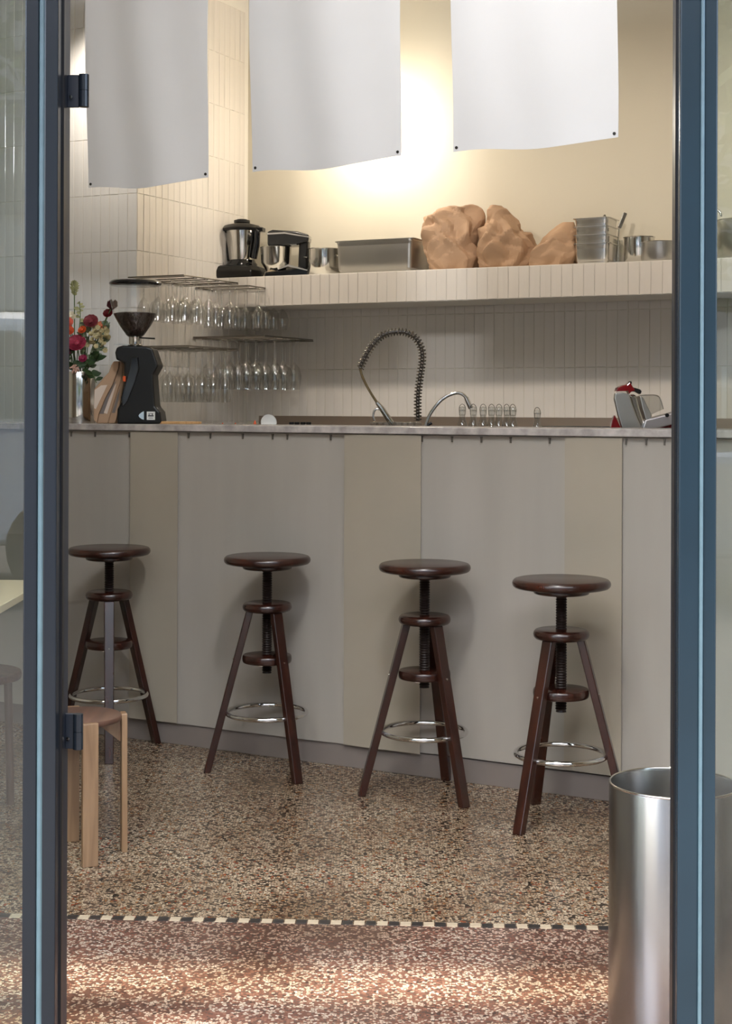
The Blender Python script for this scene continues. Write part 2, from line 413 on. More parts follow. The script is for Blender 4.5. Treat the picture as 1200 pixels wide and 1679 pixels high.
# ================================================================== BAR COUNTER
CZ = 1.236; CT = .026
ca0 = c0 - CD * 1.3; ca1 = c0 + CD * 3.15; cc = (ca0 + ca1) / 2; CL = (ca1 - ca0).length
bar = thing('bar_counter', 'long bar counter with a taupe skirting, behind the four swivel stools', 'counter', (cc.x, cc.y, 0), CANG)
MB().box((0, .16, (CZ - CT) / 2), (CL, .27, CZ - CT)).build('counter_body', mat('counter_board', (188, 182, 168), .8), bar)
MB().box((0, .017, .041), (CL, .016, .082)).build('skirting', M_BASEB, bar, bevel=.002)
top = MB().box((0, .165, 0), (CL + .04, .37, CT)).build('marble_countertop', M_MARBLE, loc=(cc.x, cc.y, CZ - CT / 2), rz=CANG, bevel=.003)
tag(top, 'mottled grey marble slab lying along the top of the bar', 'countertop')
# curtain wire with clips
wr = thing('curtain_wire', 'thin steel curtain wire with small clips under the marble bar top', 'wire', (cc.x, cc.y, CZ - CT - .012), CANG)
MB().tube([(-CL / 2, .002, 0), (CL / 2, .002, 0)], .0018, 6).build('wire', M_SATIN, wr)
clips = (118, 157, 213, 288, 310, 346, 399, 448, 472, 543, 569, 611, 652, 693, 742, 790, 838, 902, 929, 960, 995, 1027, 1060, 1090)
proto_clip = None
for px in clips:
    p = cpt(px, 0); lx = (p - cc).dot(CD)
    if proto_clip is None:
        proto_clip = MB().box((0, -.004, -.006), (.005, .006, .016)).box((0, -.004, .004), (.008, .005, .004)).build('clip', mat('dark_clip', (104, 98, 92), .4, .6), wr)
        o = proto_clip
    else: o = proto_clip.copy(); COL.objects.link(o)
    o.location.x = lx
# canvas panels hung on the wire (each overlaps its neighbours)
def counter_panel(pa, pb, off, m, label, zb=.083, hem=0.0):
    a = (cpt(pa, 0) - cc).dot(CD); b = (cpt(pb, 0) - cc).dot(CD); w = b - a
    nx, nz = 22, 14; z1 = CZ - CT - .003; vs = []; fs = []
    ph = random.uniform(0, 6)
    for j in range(nz + 1):
        t = j / nz; z = zb + hem * 0 + (z1 - zb) * t
        for i in range(nx + 1):
            s = i / nx
            y = off - .0035 * (.35 + .65 * (1 - t)) * (math.sin(s * w * 21 + ph) * .5 + math.sin(s * w * 9 + ph * 2) * .6) 
            zz = z + (hem * math.sin(s * 3 + ph) if j == 0 else 0)
            vs.append((a + w * s, y, zz))
    for j in range(nz):
        for i in range(nx):
            k = j * (nx + 1) + i; fs.append((k, k + 1, k + nx + 2, k + nx + 1))
    o = MB().add(vs, fs).build('canvas_panel', m, loc=(cc.x, cc.y, 0), rz=CANG, smooth=80, fixn=False, solid=.0014)
    tag(o, label, 'fabric', 'canvas panels on the bar front'); return o
g_off = .0
P_ = counter_panel
P_(-420, 222, .000, M_FAB, 'grey canvas panel hanging on the bar front behind the leftmost swivel stool')
P_(290, 572, .000, M_FAB, 'grey canvas panel hanging on the bar front behind the second swivel stool from the left')
P_(689, 932, .000, M_FAB, 'grey canvas panel on the bar front between the two right-hand swivel stools', .088)
P_(1018, 1330, .000, M_FAB, 'grey canvas panel at the right end of the bar front, above the steel bin', .10)
P_(217, 294, -.011, M_FABY, 'narrow ecru canvas strip just right of the leftmost swivel stool', .086)
P_(567, 693, -.011, M_FABY, 'ecru canvas strip on the bar front behind the third swivel stool from the left', .084)
P_(928, 1022, -.011, M_FABY, 'ecru canvas strip on the bar front behind the rightmost swivel stool', .092)

# ================================================================== WORKTOPS BEHIND THE BAR
WZ = 1.10
wk = cc + CN * .66
work = thing('prep_counter', 'steel worktop running behind the marble bar top', 'worktop', (wk.x, wk.y, 0), CANG)
MB().box((.3, 0, WZ - .015), (2.6, .5, .03)).build('worktop', M_BRUSH, work, bevel=.003)
MB().box((.3, 0, (WZ - .03) / 2), (2.56, .46, WZ - .03)).build('cabinet', M_SATIN, work)
bk0 = B_ + WD * .02 - WN * .012; bk1 = Wend - WD * .24; bc = (bk0 + bk1) / 2; BL = (bk1 - bk0).length - .12
sink = thing('back_worktop', 'steel back worktop with a low splashback against the tiled wall', 'worktop', (bc.x, bc.y, 0), WANG)
MB().box((0, -.22, WZ - .02), (BL, .44, .04)).build('worktop', M_BRUSH, sink, bevel=.003)
MB().box((0, -.22, (WZ - .04) / 2), (BL - .04, .40, WZ - .04)).build('cabinet', M_SATIN, sink)
M_SPLASH = mat('splash_steel', (168, 152, 138), .5, 1., bump=.1, bscale=40)
MB().box((0, -.006, WZ + .081), (BL, .01, .162)).build('splashback', M_SPLASH, sink)

# ================================================================== SWIVEL BAR STOOLS
def torus_pts(R, n=48, z=0): return [(R * math.cos(2 * PI * k / n), R * math.sin(2 * PI * k / n), z) for k in range(n)]
def disc(r, t, rnd, cz):
    pr = [(0, cz - t / 2), (r - rnd, cz - t / 2)]
    for k in range(1, 6):
        a = -PI / 2 + PI * k / 6; pr.append((r - rnd + rnd * math.cos(a), cz + math.sin(a) * t / 2))
    pr += [(r - rnd, cz + t / 2), (0, cz + t / 2)]; return pr
def swivel_stool(px, py, zseat, angs, label, thread=True):
    p = floorpt(px, py); t = thing('swivel_stool', label, 'stool', (p.x, p.y, 0), 0, 'wooden swivel stools at the bar')
    s = MB().lathe(disc(.1555, .030, .015, zseat), 64).build('seat', M_WOODD, t, smooth=50)
    MB().lathe(disc(.089, .018, .006, zseat - .024), 40).build('seat_mount', M_WOODD, t, smooth=50)
    zb = zseat - .405; prof = [(0, zb), (.017, zb)]
    z = zb + .006; k = 0
    while z < zseat - .034:
        prof.append((.0185 if k % 2 else .0150, z)); z += .0042 if thread else .02; k += 1
    prof += [(.017, zseat - .033), (0, zseat - .033)]
    MB().lathe(prof, 18).build('screw_post', mat('worn_black_wood', (30, 18, 14), .45), t, smooth=False)
    MB().lathe(disc(.0885, .032, .014, .590), 44).build('upper_disc', M_WOODD, t, smooth=50)
    MB().lathe(disc(.0885, .027, .004, .405), 44).build('lower_disc', M_WOODD, t, smooth=50)
    MB().tube(torus_pts(.1415, 56, .212), .0084, 10, closed=True).build('foot_ring', M_CHROME, t, smooth=80)
    MB().bar((.004, 0, .378), (-.03, 0, .378), .005, .005, (0, 1, 0)).build('stop_pin', M_STEEL, t)
    for a in angs:
        a = math.radians(a); d = Vector((math.cos(a), math.sin(a), 0)); sd = Vector((-math.sin(a), math.cos(a), 0))
        lg = MB(); top_ = d * .062 + Vector((0, 0, .576)); bot = d * .212
        dirv = (top_ - bot).normalized(); b2 = d.copy()
        w1, w2, t1 = .019, .0165, .013
        vs = [top_ + sd * x * w1 + d * y * t1 for x, y in ((-1, -1), (1, -1), (1, 1), (-1, 1))] + \
             [bot + sd * x * w2 + d * y * t1 for x, y in ((-1, -1), (1, -1), (1, 1), (-1, 1))]
        lg.add(vs, [(0, 1, 2, 3), (7, 6, 5, 4), (0, 4, 5, 1), (1, 5, 6, 2), (2, 6, 7, 3), (3, 7, 4, 0)])
        L_ = lg.build('leg', M_WOODD, t, bevel=.003)
        q = bot.lerp(top_, .405 / .576) + d * .0135
        MB().lathe([(0, -.001), (.004, -.001), (.003, .002), (0, .0025)], 10, q, rot_to(d)).build('screw', M_STEEL, L_)
    return t
swivel_stool(178, 1231, .757, (40, -80, 160), 'dark wooden swivel stool farthest left, behind the low brown stool')
swivel_stool(437, 1265, .758, (184, 304, 64), 'dark wooden swivel stool second from the left of the four at the bar')
swivel_stool(695, 1302, .765, (186, 306, 66), 'dark wooden swivel stool third from the left, below the spring tap')
swivel_stool(919, 1346, .750, (226, 106, 346), 'dark wooden swivel stool farthest right, next to the steel bin')

# ================================================================== LOW STOOLS, TABLE
p = floorpt(126, 1400)
ls = thing('low_stool', 'low brown wooden stool with square-edged legs beside the blue door frame', 'stool', (p.x, p.y, 0), 0)
zs = .405; sc_ = F / p.y
MB().lathe(disc(.128, .016, .003, zs - .008), 48).build('seat', wood('stool_top_wood', (84, 58, 48), (104, 74, 60), .5, 5, (1, .12, 1)), ls, smooth=50)
for a in (-64, 16, 108, 200):
    r = math.radians(a); d = Vector((math.cos(r), math.sin(r), 0)); sd = Vector((-math.sin(r), math.cos(r), 0))
    lg = MB().bar(d * .136 + Vector((0, 0, 0)), d * .134 + Vector((0, 0, zs)), .046, .017, sd)
    L_ = lg.build('leg', M_WOODL, ls, bevel=.002)
    vs = [d * .126 + Vector((0, 0, zs - .018)), d * .126 + Vector((0, 0, zs - .085)), d * .045 + Vector((0, 0, zs - .018))]
    tri = [v + sd * .007 for v in vs] + [v - sd * .007 for v in vs]
    MB().add(tri, [(0, 1, 2), (5, 4, 3), (0, 3, 4, 1), (1, 4, 5, 2), (2, 5, 3, 0)]).build('bracket', M_WOODL, L_)
# round stool behind the left pane
q = hitz(-48, 1101, .43)
rs = thing('round_stool', 'dark round-topped low stool seen through the left pane', 'stool', (q.x, q.y, 0), 0)
MB().lathe(disc(.165, .026, .006, .417), 48).build('seat', wood('round_seat_wood', (66, 44, 38), (84, 58, 50), .5), rs, smooth=50)
for a in (-8, 82, 172, 262):
    r = math.radians(a - 2); d = Vector((math.cos(r), math.sin(r), 0))
    MB().tube([d * .14, d * .13 + Vector((0, 0, .405))], .0135, 14).build('leg', wood('round_leg_wood', (70, 52, 44), (92, 70, 58), .5), rs, smooth=60)
# cream table behind the left pane
tz = .742; tcz = hitz(76, 951, tz); tl = hitz(0, 994, tz); ed = (tl - tcz).normalized(); ed.z = 0
corner = [tcz, tcz + ed * .75, tcz + ed * .75 + Vector((-1, 0.01, 0)) * .8, tcz + Vector((-1, .01, 0)) * .8]
tb = thing('cafe_table', 'cream-topped table corner seen through the left pane', 'table', (tcz.x, tcz.y, 0), 0)
vs = [(c.x - tcz.x, c.y - tcz.y, z) for z in (tz - .022, tz) for c in corner]
MB().add(vs, [(3, 2, 1, 0), (4, 5, 6, 7), (0, 1, 5, 4), (1, 2, 6, 5), (2, 3, 7, 6), (3, 0, 4, 7)]).build('tabletop', mat('cream_laminate', (222, 206, 178), .4), tb, bevel=.002)
cen = sum((c - tcz for c in corner), Vector()) / 4
MB().lathe([(.22, 0), (.22, .012), (.03, .02), (.03, tz - .03), (.09, tz - .023)], 24, (cen.x, cen.y, 0)).build('pedestal', M_SATIN, tb, smooth=40)

# ================================================================== STEEL BIN
q = at(1105, 1284, 3.09); R_ = 105.5 / F * 3.09; hb = q.z
bin_ = thing('waste_bin', 'tall open brushed steel bin standing by the right door frame', 'bin', (q.x, q.y, 0), 0)
MB().lathe([(R_, .004), (R_, hb - .004), (R_ - .0015, hb), (R_ - .004, hb), (R_ - .005, hb - .004), (R_ - .005, .012), (0, .012), (0, .004)], 96).build('body', M_BRUSH, bin_, smooth=50)
MB().tube(torus_pts(R_ - .002, 96, hb), .0024, 8, closed=True).build('rim', M_STEEL, bin_, smooth=80)

# ================================================================== DOOR FRAME AND PANES
DF = 2.45; ZTOP = 2.46
fo = Vector((0, DF, 0))
def fx(px, off=0.): # position along the facade line under column px
    v = cross_line(px, fo + FN * off, FD); return (v - fo).dot(FD)
def frame_post(name, pa, pb, y0, y1, m, parent, z1=ZTOP, bev=.0025):
    a, b = fx(pa), fx(pb)
    return MB().box(((a + b) / 2, (y0 + y1) / 2, z1 / 2), (b - a, y1 - y0, z1)).build(name, m, parent, bevel=bev)
dr = bpy.data.objects.new('door_1', None); COL.objects.link(dr); dr.location = (0, DF, 0); dr.rotation_euler.z = FANG; struct(dr)
frame_post('jamb', 70.5, 93, 0, .05, M_BLUE, dr)
frame_post('rebate', 71, 93.0, .05, .083, M_BLUED, dr)
frame_post('window_stile', 37.5, 60, .004, .07, M_BLUE, dr)
frame_post('edge_highlight', 59.5, 71, .006, .03, M_SKYEDGE, dr, bev=.004)  # pale strip painted where the step edge catches the sky
frame_post('jamb', 1113, 1147.5, 0, .05, M_TEAL, dr)
frame_post('rebate', 1113.2, 1147, .05, .083, M_BLUED, dr)
frame_post('edge_highlight', 1147, 1153.5, -.003, .03, M_SKYEDGE, dr, bev=.003)
frame_post('window_stile', 1153, 1176, .004, .07, M_TEAL, dr)
MB().box(((fx(70) + fx(1147)) / 2, .03, ZTOP + .05), (fx(1180) - fx(30), .09, .1)).build('head', M_BLUE, dr, bevel=.003)
# dark rubber strip lines inside the reveals
for pa, sgn in ((93, 1), (1113, -1)):
    a = fx(pa)
    MB().box((a + sgn * .0015, .035, ZTOP / 2), (.003, .012, ZTOP)).build('gasket', M_BLACK, dr)
def hinge(px, pya, pyb, w):
    zt = at(px, pya, DF).z; zb = at(px, pyb, DF).z; a = fx(93); h = zt - zb
    pin = a + w
    H_e = MB().box((a + w * .35, .066, (zt + zb) / 2), (w * .7, .006, h)).build('hinge', M_BLUED, dr, bevel=.001)
    MB().lathe([(.0085, 0), (.0085, h * .49), (.007, h * .495), (.007, h * .505), (.0085, h * .51), (.0085, h)], 16, (pin + .001, .062, zb)).build('knuckle', M_BLUE, H_e, smooth=50)
    MB().tube([(a + w * .25, .060, zb + h * .3), (a + w * .25, .058, zb + h * .3)], .003, 10).build('screw', M_STEEL, H_e)
hinge(115, 103, 158, .027); hinge(115, 1188, 1248, .021)
# window panes each side, with outer frames
wl_ = bpy.data.objects.new('window_1', None); COL.objects.link(wl_); wl_.location = (0, DF, 0); wl_.rotation_euler.z = FANG; struct(wl_)
a, b = fx(-900), fx(39)
MB().box(((a + b) / 2, .045, (.06 + ZTOP) / 2), (b - a, .006, ZTOP - .06)).build('pane', M_PANE, wl_)
MB().box(((a + b) / 2, .035, .04), (b - a, .06, .08)).box(((a + b) / 2, .035, ZTOP + .05), (b - a, .09, .1)).box((a - .03, .035, (ZTOP + .1) / 2), (.06, .09, ZTOP + .1)).build('window_frame', M_BLUE, wl_, bevel=.002)
wr_ = bpy.data.objects.new('window_2', None); COL.objects.link(wr_); wr_.location = (0, DF, 0); wr_.rotation_euler.z = FANG; struct(wr_)
a, b = fx(1174), fx(2100)
MB().box(((a + b) / 2, .045, (.06 + ZTOP) / 2), (b - a, .006, ZTOP - .06)).build('pane', M_PANE, wr_)
MB().box(((a + b) / 2, .035, .04), (b - a, .06, .08)).box(((a + b) / 2, .035, ZTOP + .05), (b - a, .09, .1)).box((b + .03, .035, (ZTOP + .1) / 2), (.06, .09, ZTOP + .1)).build('window_frame', M_BLUE, wr_, bevel=.002)

# facade wall beyond the glazing and the lintel; a glazed transom sits between head rail and lintel
M_RENDER = mat('facade_render', (170, 160, 146), .8, bump=.2)
fw = bpy.data.objects.new('wall_front', None); COL.objects.link(fw); fw.location = (0, DF, 0); fw.rotation_euler.z = FANG; struct(fw)
xa, xb = fx(-900) - .06, fx(2100) + .06
MB().box((xa - 1.5, .12, 2.0), (3.0, .24, 4.0)).box((xb + 1.5, .12, 2.0), (3.0, .24, 4.0)).box(((xa + xb) / 2, .10, 4.2), (xb - xa + 6, .24, 1.55)).build('wall_panel', M_RENDER, fw)
trn = bpy.data.objects.new('window_3', None); COL.objects.link(trn); trn.location = (0, DF, 0); trn.rotation_euler.z = FANG; struct(trn)
MB().box(((xa + xb) / 2, .045, (ZTOP + .1 + 3.43) / 2), (xb - xa, .006, 3.43 - ZTOP - .1)).build('pane', M_PANE, trn)

# ================================================================== HANGING WHITE CLOTHS
def hang_cloth(pl, pr, yl, yr, off, label, zt=3.2, wav=1., seed=0, extra=None):
    L_ = cross_line(pl, c0 + CN * off, CD, yl); R_ = cross_line(pr, c0 + CN * off, CD, yr)
    o0 = (L_ + R_) / 2; w = (Vector((R_.x, R_.y, 0)) - Vector((L_.x, L_.y, 0))).length
    zb0, zb1 = L_.z, R_.z; t = thing('hanging_cloth', label, 'cloth', (o0.x, o0.y, 0), CANG, 'white cloths hanging over the bar')
    nx, nz = 30, 22; vs = []; fs = []; rnd = random.Random(seed); ph = rnd.uniform(0, 6)
    def pos(s, k):
        zb = zb0 + (zb1 - zb0) * s + .012 * math.sin(s * 2 * PI + ph) * wav
        z = zb + (zt - zb) * k
        y = .018 * wav * math.sin(s * 5 + ph + k * 1.2) * (1 - .6 * k) + .006 * math.sin(s * 13 + ph * 2 + k * 3)
        x = (s - .5) * w + .004 * math.sin(k * 6 + ph)
        return (x, y, z)
    for j in range(nz + 1):
        for i in range(nx + 1): vs.append(pos(i / nx, j / nz))
    for j in range(nz):
        for i in range(nx):
            k = j * (nx + 1) + i; fs.append((k, k + 1, k + nx + 2, k + nx + 1))
    c = MB().add(vs, fs).build('cloth', M_CLOTH, t, smooth=80, fixn=False, solid=.0012)
    for s in (.022, .978):
        x, y, z = pos(s, .01)
        MB().tube([(x, y - .003, z + .004), (x, y + .003, z + .004)], .0055, 14).build('eyelet', mat('eyelet_metal', (70, 68, 66), .4, .7), c, smooth=60)
    MB().tube([(-w / 2 - .03, 0, zt), (w / 2 + .03, 0, zt)], .007, 10).build('rod', M_SATIN, t, smooth=60)
    for s in (-1, 1):
        MB().tube([(s * w * .46, 0, zt), (s * w * .46, 0, CEIL)], .0015, 6).build('cord', M_WHITE, t)
hang_cloth(139, 340, 312, 296, .10, 'white cloth hanging farthest left, over the coffee grinder', seed=3)
hang_cloth(408, 656, 286, 260, .10, 'white cloth hanging in the middle, in front of the glowing wall lamp', seed=8)
hang_cloth(738, 1012, 252, 229, .10, 'white cloth hanging farthest right, above the paper sacks', seed=21, wav=.8)

# ================================================================== WALL LAMP (behind the middle cloth)
lp = wpt(612, .13, 205)
lamp = thing('wall_lamp', 'globe wall lamp glowing on the cream wall behind the middle cloth', 'lamp', (lp.x, lp.y, lp.z), WANG)
g = MB(); R = .045
g.lathe([(R * math.sin(PI * k / 12), -R * math.cos(PI * k / 12)) for k in range(13)], 24).build('globe', mat('lamp_glow', (255, 226, 176), .4, emit=25.), lamp, smooth=80)
MB().tube([(0, .045, 0), (0, .13, 0)], .012, 12).build('arm', M_SATIN, lamp, smooth=50)
MB().lathe([(0, 0), (.05, 0), (.05, .012), (0, .012)], 24, (0, .129, 0), rot_to((0, -1, 0))).build('wall_plate', M_SATIN, lamp, smooth=40)
ll = light('POINT', 'lamp_bulb', (lp.x, lp.y, lp.z), 16.0, (1.0, .93, .80), shadow_soft_size=.05); ll.location = lp - WN * .05

# ================================================================== OBJECTS ON THE SHELF
def on_shelf(px, off): # off = distance in front of wall
    p = wpt(px, off); return Vector((p.x, p.y, SZ1)), F / p.y
def steel_pot(px, off, rpx, hpx, label, name='steel_pot', m=M_STEEL, cat='pot', handles=False, lip=True, sc=1.):
    p, s = on_shelf(px, off); r = rpx / s; h = hpx / s
    t = thing(name, label, cat, p, WANG)
    MB().lathe([(0, 0), (r * .93, 0), (r, .006), (r, h - .003), (r + (.004 if lip else .001), h), (r - .002, h), (r - .003, h - .004), (r - .004, .008), (0, .008)], 40).build('body', m, t, smooth=50)
    if handles:
        for s_ in (-1, 1):
            MB().tube([(s_ * r, -.03, h * .72), (s_ * (r + .022), -.022, h * .74), (s_ * (r + .022), .022, h * .74), (s_ * r, .03, h * .72)], .004, 8).build('handle', m, t, smooth=60)
    return t
# cooking blender (jug on a heating base)
p, s = on_shelf(394, .17); k = 1 / s
t = thing('food_processor', 'black cooking blender with a steel jug at the left end of the shelf', 'food processor', p, -.25)
bs = [(-.115, -.13), (.115, -.13), (.13, -.06), (.13, .10), (-.13, .10), (-.13, -.06)]
bs = [(-.125, -.12), (.095, -.12), (.125, -.05), (.125, .10), (-.12, .10), (-.135, -.04)]
rings = [[(x * sx, y * sx, z) for x, y in bs] for z, sx in ((0, .90), (.012, 1.0), (.04, 1.0), (.062, .86), (.07, .70))]
MB().loft(rings).build('base', M_BLACK, t, bevel=.006)
MB().lathe([(0, .066), (.078, .066), (.078, .08), (.07, .09), (.066, .10)], 36, (.005, 0, 0)).build('collar', M_BLACKG, t, smooth=45)
MB().lathe([(0, .095), (.062, .095), (.066, .105), (.082, .24), (.083, .252), (0, .252)], 48, (.005, 0, 0)).build('jug', M_STEEL, t, smooth=40)
MB().lathe([(.098, .244), (.102, .256), (.088, .272), (.05, .282), (.03, .284), (.03, .302), (.026, .305), (0, .305)], 48, (.005, 0, 0)).lathe([(.04, .288), (.04, .300), (0, .3)], 30, (.005, 0, 0)).build('lid', M_BLACK, t, smooth=40)
for sx in (-1, 1):
    hd = MB()
    hd.bar((.005 + sx * .078, -.02, .25), (.005 + sx * .060, -.02, .10), .022, .016, (0, 1, 0)) if sx < 0 else hd.tube([(.085, -.03, .255), (.098, -.035, .24), (.093, -.03, .17), (.078, -.03, .105)], .016, 10)
    hd.box((-.09, -.02, .248), (.05, .05, .022)) if sx < 0 else hd.box((.10, -.02, .248), (.055, .05, .022))
    hd.build('handle', M_BLACKG, t, smooth=40, bevel=.003)
MB().tube([(-.075, -.05, .082), (-.115, -.07, .084)], .009, 10).lathe([(0, -.018), (.014, -.014), (.018, 0), (.014, .014), (0, .018)], 14, (-.125, -.075, .085)).build('locking_arm', M_BLACK, t, smooth=60)
# stand mixer
p, s = on_shelf(468, .19)
t = thing('stand_mixer', 'black and silver stand mixer with a steel bowl on the shelf', 'mixer', p, -.10)
MB().prism([(-.10, 0), (.118, 0), (.118, .03), (.09, .055), (.03, .04), (-.095, .025)], -.07, .07).build('base', M_BLACKG, t, bevel=.008)
MB().prism([(-.03, .036), (.02, .062), (.115, .036), (.118, .03), (.02, .052)], -.072, .072).build('base_trim', M_SATIN, t)
MB().prism([(.064, .04), (.112, .04), (.116, .20), (.07, .185)], -.04, .04).build('column', M_BLACK, t, bevel=.01)
MB().prism([(-.085, .162), (-.075, .15), (.06, .158), (.118, .176), (.12, .208), (.06, .226), (-.06, .234), (-.085, .225)], -.052, .052).build('motor_head', M_BLACKG, t, bevel=.012, bseg=3)
MB().prism([(-.0865, .208), (.0, .212), (.1215, .192), (.1215, .199), (.0, .222), (-.0865, .218)], -.0535, .0535).build('chrome_band', M_CHROME, t, bevel=.002)
MB().lathe([(0, .032), (.045, .032), (.05, .04), (.072, .075), (.076, .15), (.078, .152), (.0735, .152), (.07, .08), (0, .05)], 40, (-.05, 0, 0)).build('bowl', M_STEEL, t, smooth=45)
MB().lathe([(0, .005), (.062, .008), (.055, .028), (.04, .034), (0, .034)], 30, (-.05, 0, 0)).build('bowl_foot', mat('beige_plastic', (206, 188, 160), .5), t, smooth=40)
MB().lathe([(.012, .10), (.02, .165)], 14, (-.05, 0, 0)).build('beater_shaft', M_STEEL, t)
steel_pot(531, .17, 28, 46, 'round steel pot between the stand mixer and the deep steel tray', handles=True)
# deep gastronorm tray
def gn_pan(parent, w, d, h, z0, m, wall=.0016, rim=.012):
    rr = [[], [], [], [], []]
    def rect(w, d, z, r=.02, n=4):
        pts = []
        for cx, cy, a0 in ((w/2 - r, d/2 - r, 0), (-w/2 + r, d/2 - r, PI/2), (-w/2 + r, -d/2 + r, PI), (w/2 - r, -d/2 + r, 3*PI/2)):
            for i in range(n + 1):
                a = a0 + PI / 2 * i / n; pts.append((cx + r * math.cos(a), cy + r * math.sin(a), z))
        return pts
    rings = [rect(w * .90, d * .90, z0), rect(w * .92, d * .92, z0 + .008), rect(w * .975, d * .975, z0 + h - .014), rect(w * .985, d * .985, z0 + h - .012),
             rect(w * .985, d * .985, z0 + h - .003), rect(w + rim, d + rim, z0 + h - .003, .024), rect(w + rim, d + rim, z0 + h, .024), rect(w * .975, d * .975, z0 + h), rect(w * .95, d * .95, z0 + .02), rect(w * .88, d * .88, z0 + .006)]
    return MB().loft(rings).build('pan', m, parent, smooth=35)
p, s = on_shelf(628, .17)
t = thing('steel_tray', 'deep rectangular steel catering tray between the pot and the paper sacks', 'tray', p, WANG)
b = gn_pan(t, .405, .23, .158, 0, M_SATIN); b.name = 'body'
# paper sacks
def sack(name, rows, depth, label, px, off, seed, py0, tag_=None):
    p, s = on_shelf(px, off); t = thing(name, label, 'paper bag', p, 0, 'crumpled brown paper sacks on the shelf')
    rings = []; n = 96; N_ = len(rows); fine = []; rq = random.Random(seed * 11 + 3)
    folds = []
    for _ in range(15):
        nv = Vector((rq.gauss(0, 1), rq.gauss(0, .7), rq.gauss(0, .8))).normalized(); f_ = rq.uniform(7, 21)
        folds.append((nv * f_, rq.random(), .12 / f_ * rq.uniform(.5, 1.2)))
    def fold(v):
        v = v + Vector((noise.noise(v * 9), noise.noise(v * 9 + Vector((3, 1, 7))), noise.noise(v * 9 + Vector((8, 2, 1))))) * .035
        h = 0
        for nv, ph, am in folds:
            q = (v.dot(nv) + ph) % 1.0; h += (abs(q - .5) * 2 - .5) * am
        return h
    for i in range(N_ - 1):
        for q in range(8):
            f = q / 8; fine.append([rows[i][k] * (1 - f) + rows[i + 1][k] * f for k in range(3)])
    fine.append(list(rows[-1]))
    for (y, l, r) in fine:
        z = (py0 - y) / s; cx = ((l + r) / 2 - px) / s; hw = (r - l) / 2 / s; ring = []
        tt = (py0 - y) / (py0 - rows[-1][0]); dp = min(depth * (.35 + .9 * math.sin(PI * min(1, tt * .75 + .22))), hw * 1.15 + .01)
        for k in range(n):
            a = 2 * PI * k / n; c_, s_ = math.cos(a), math.sin(a)
            x = hw * math.copysign(abs(c_) ** .8, c_); yy = dp * math.copysign(abs(s_) ** .8, s_)
            h = fold(Vector((x + cx, yy, z))) * min(1, hw / .09); rl = max(.02, math.hypot(x, yy)); rad = 1 + (h + .004) / rl
            zz = z + h * .5 * min(1, z / .03)
            ring.append((cx + x * rad, yy * rad, max(0, zz)))
        rings.append(ring)
    MB().loft(rings).build('sack', M_KRAFT, t, smooth=12)
    return t
t = sack('paper_sack', ((443, 708, 776), (436, 703, 781), (420, 699, 782), (400, 697, 780), (380, 695, 784), (362, 695, 790), (352, 698, 791), (345, 706, 789), (339, 728, 786), (336, 745, 782)), .10, 'largest crumpled brown paper sack, beside the steel tray', 744, .17, 1, 443)
t = sack('paper_sack', ((440, 790, 862), (434, 785, 870), (420, 783, 877), (405, 783, 879), (393, 786, 873), (378, 790, 858), (365, 795, 846), (352, 800, 838), (343, 800, 829), (335, 803, 820)), .095, 'pointed brown paper sack in the middle of the three, with a small grey mark', 828, .17, 2, 440)
MB().box((.030, -.088, .145), (.018, .002, .010)).build('printed_mark', mat('grey_ink', (96, 104, 118), .6), t)
sack('paper_sack', ((437, 872, 940), (431, 870, 945), (420, 873, 947), (405, 882, 946), (392, 893, 945), (380, 905, 943), (370, 915, 940), (364, 922, 938)), .08, 'smallest brown paper sack, leaning beside the stacked steel trays', 908, .20, 3, 437)
# stack of small catering trays, each its own thing
p, s = on_shelf(976, .21); zz = 0.
lb = ('bottom', 'second from the bottom', 'third from the bottom', 'second from the top', 'top')
for i in range(4):
    h = .094
    t = thing('steel_container', 'small deep steel container, %s of the stack beside the smallest sack' % ('lowest', 'second lowest', 'second highest', 'highest')[i], 'container', (p.x, p.y, SZ1 + zz), WANG, 'stacked small steel containers')
    b = gn_pan(t, .158, .145, h, 0, mat('bright_satin_steel', (214, 212, 208), .24, 1.), rim=.016); b.name = 'body'
    zz += .0372
# utensils: two handles standing in a clear jar
p, s = on_shelf(1013, .13)
t = thing('utensil_jar', 'slim clear jar beside the stacked steel containers', 'jar', p, 0)
MB().lathe([(0, 0), (.022, 0), (.024, .01), (.024, .09), (.019, .10), (.019, .118), (.017, .118), (.017, .10), (.022, .09), (.022, .012), (0, .01)], 24).build('body', M_GLASS, t, smooth=50)
MB().lathe([(0, .004), (.017, .004), (.017, .022), (0, .022)], 16).build('contents', M_WHITE, t)
def utensil(px, off, pts, w, m, label, name, cat):
    p, s = on_shelf(px, off); t = thing(name, label, cat, p, 0)
    q = [((x - px) / s, (437 - 6 - y) / s) for x, y in pts]
    MB().bar((q[0][0], 0, q[0][1]), (q[1][0], 0, q[1][1]), w, .012, (1, 0, 0)).build('handle', m, t, bevel=.003)
    MB().tube([(q[1][0], 0, q[1][1]), (q[2][0], 0.0, max(q[2][1], .002))], .004, 8).build('shank', M_STEEL, t, smooth=60)
utensil(1011, .085, ((1024, 341), (1014, 366), (1008, 430)), .018, M_BRUSH, 'steel spatula with a broad grey handle leaning up behind the jar', 'spatula', 'utensil')
utensil(996, .07, ((989, 343), (997, 360), (1004, 430)), .012, M_STEEL, 'thin steel tongs leaning left behind the stacked containers', 'tongs', 'utensil')
steel_pot(1047, .20, 25, 44, 'tall round steel pot second from the right end of the visible shelf')
steel_pot(1082, .25, 30, 33, 'squat steel saucepan half hidden by the right door frame', name='saucepan', m=M_SATIN)
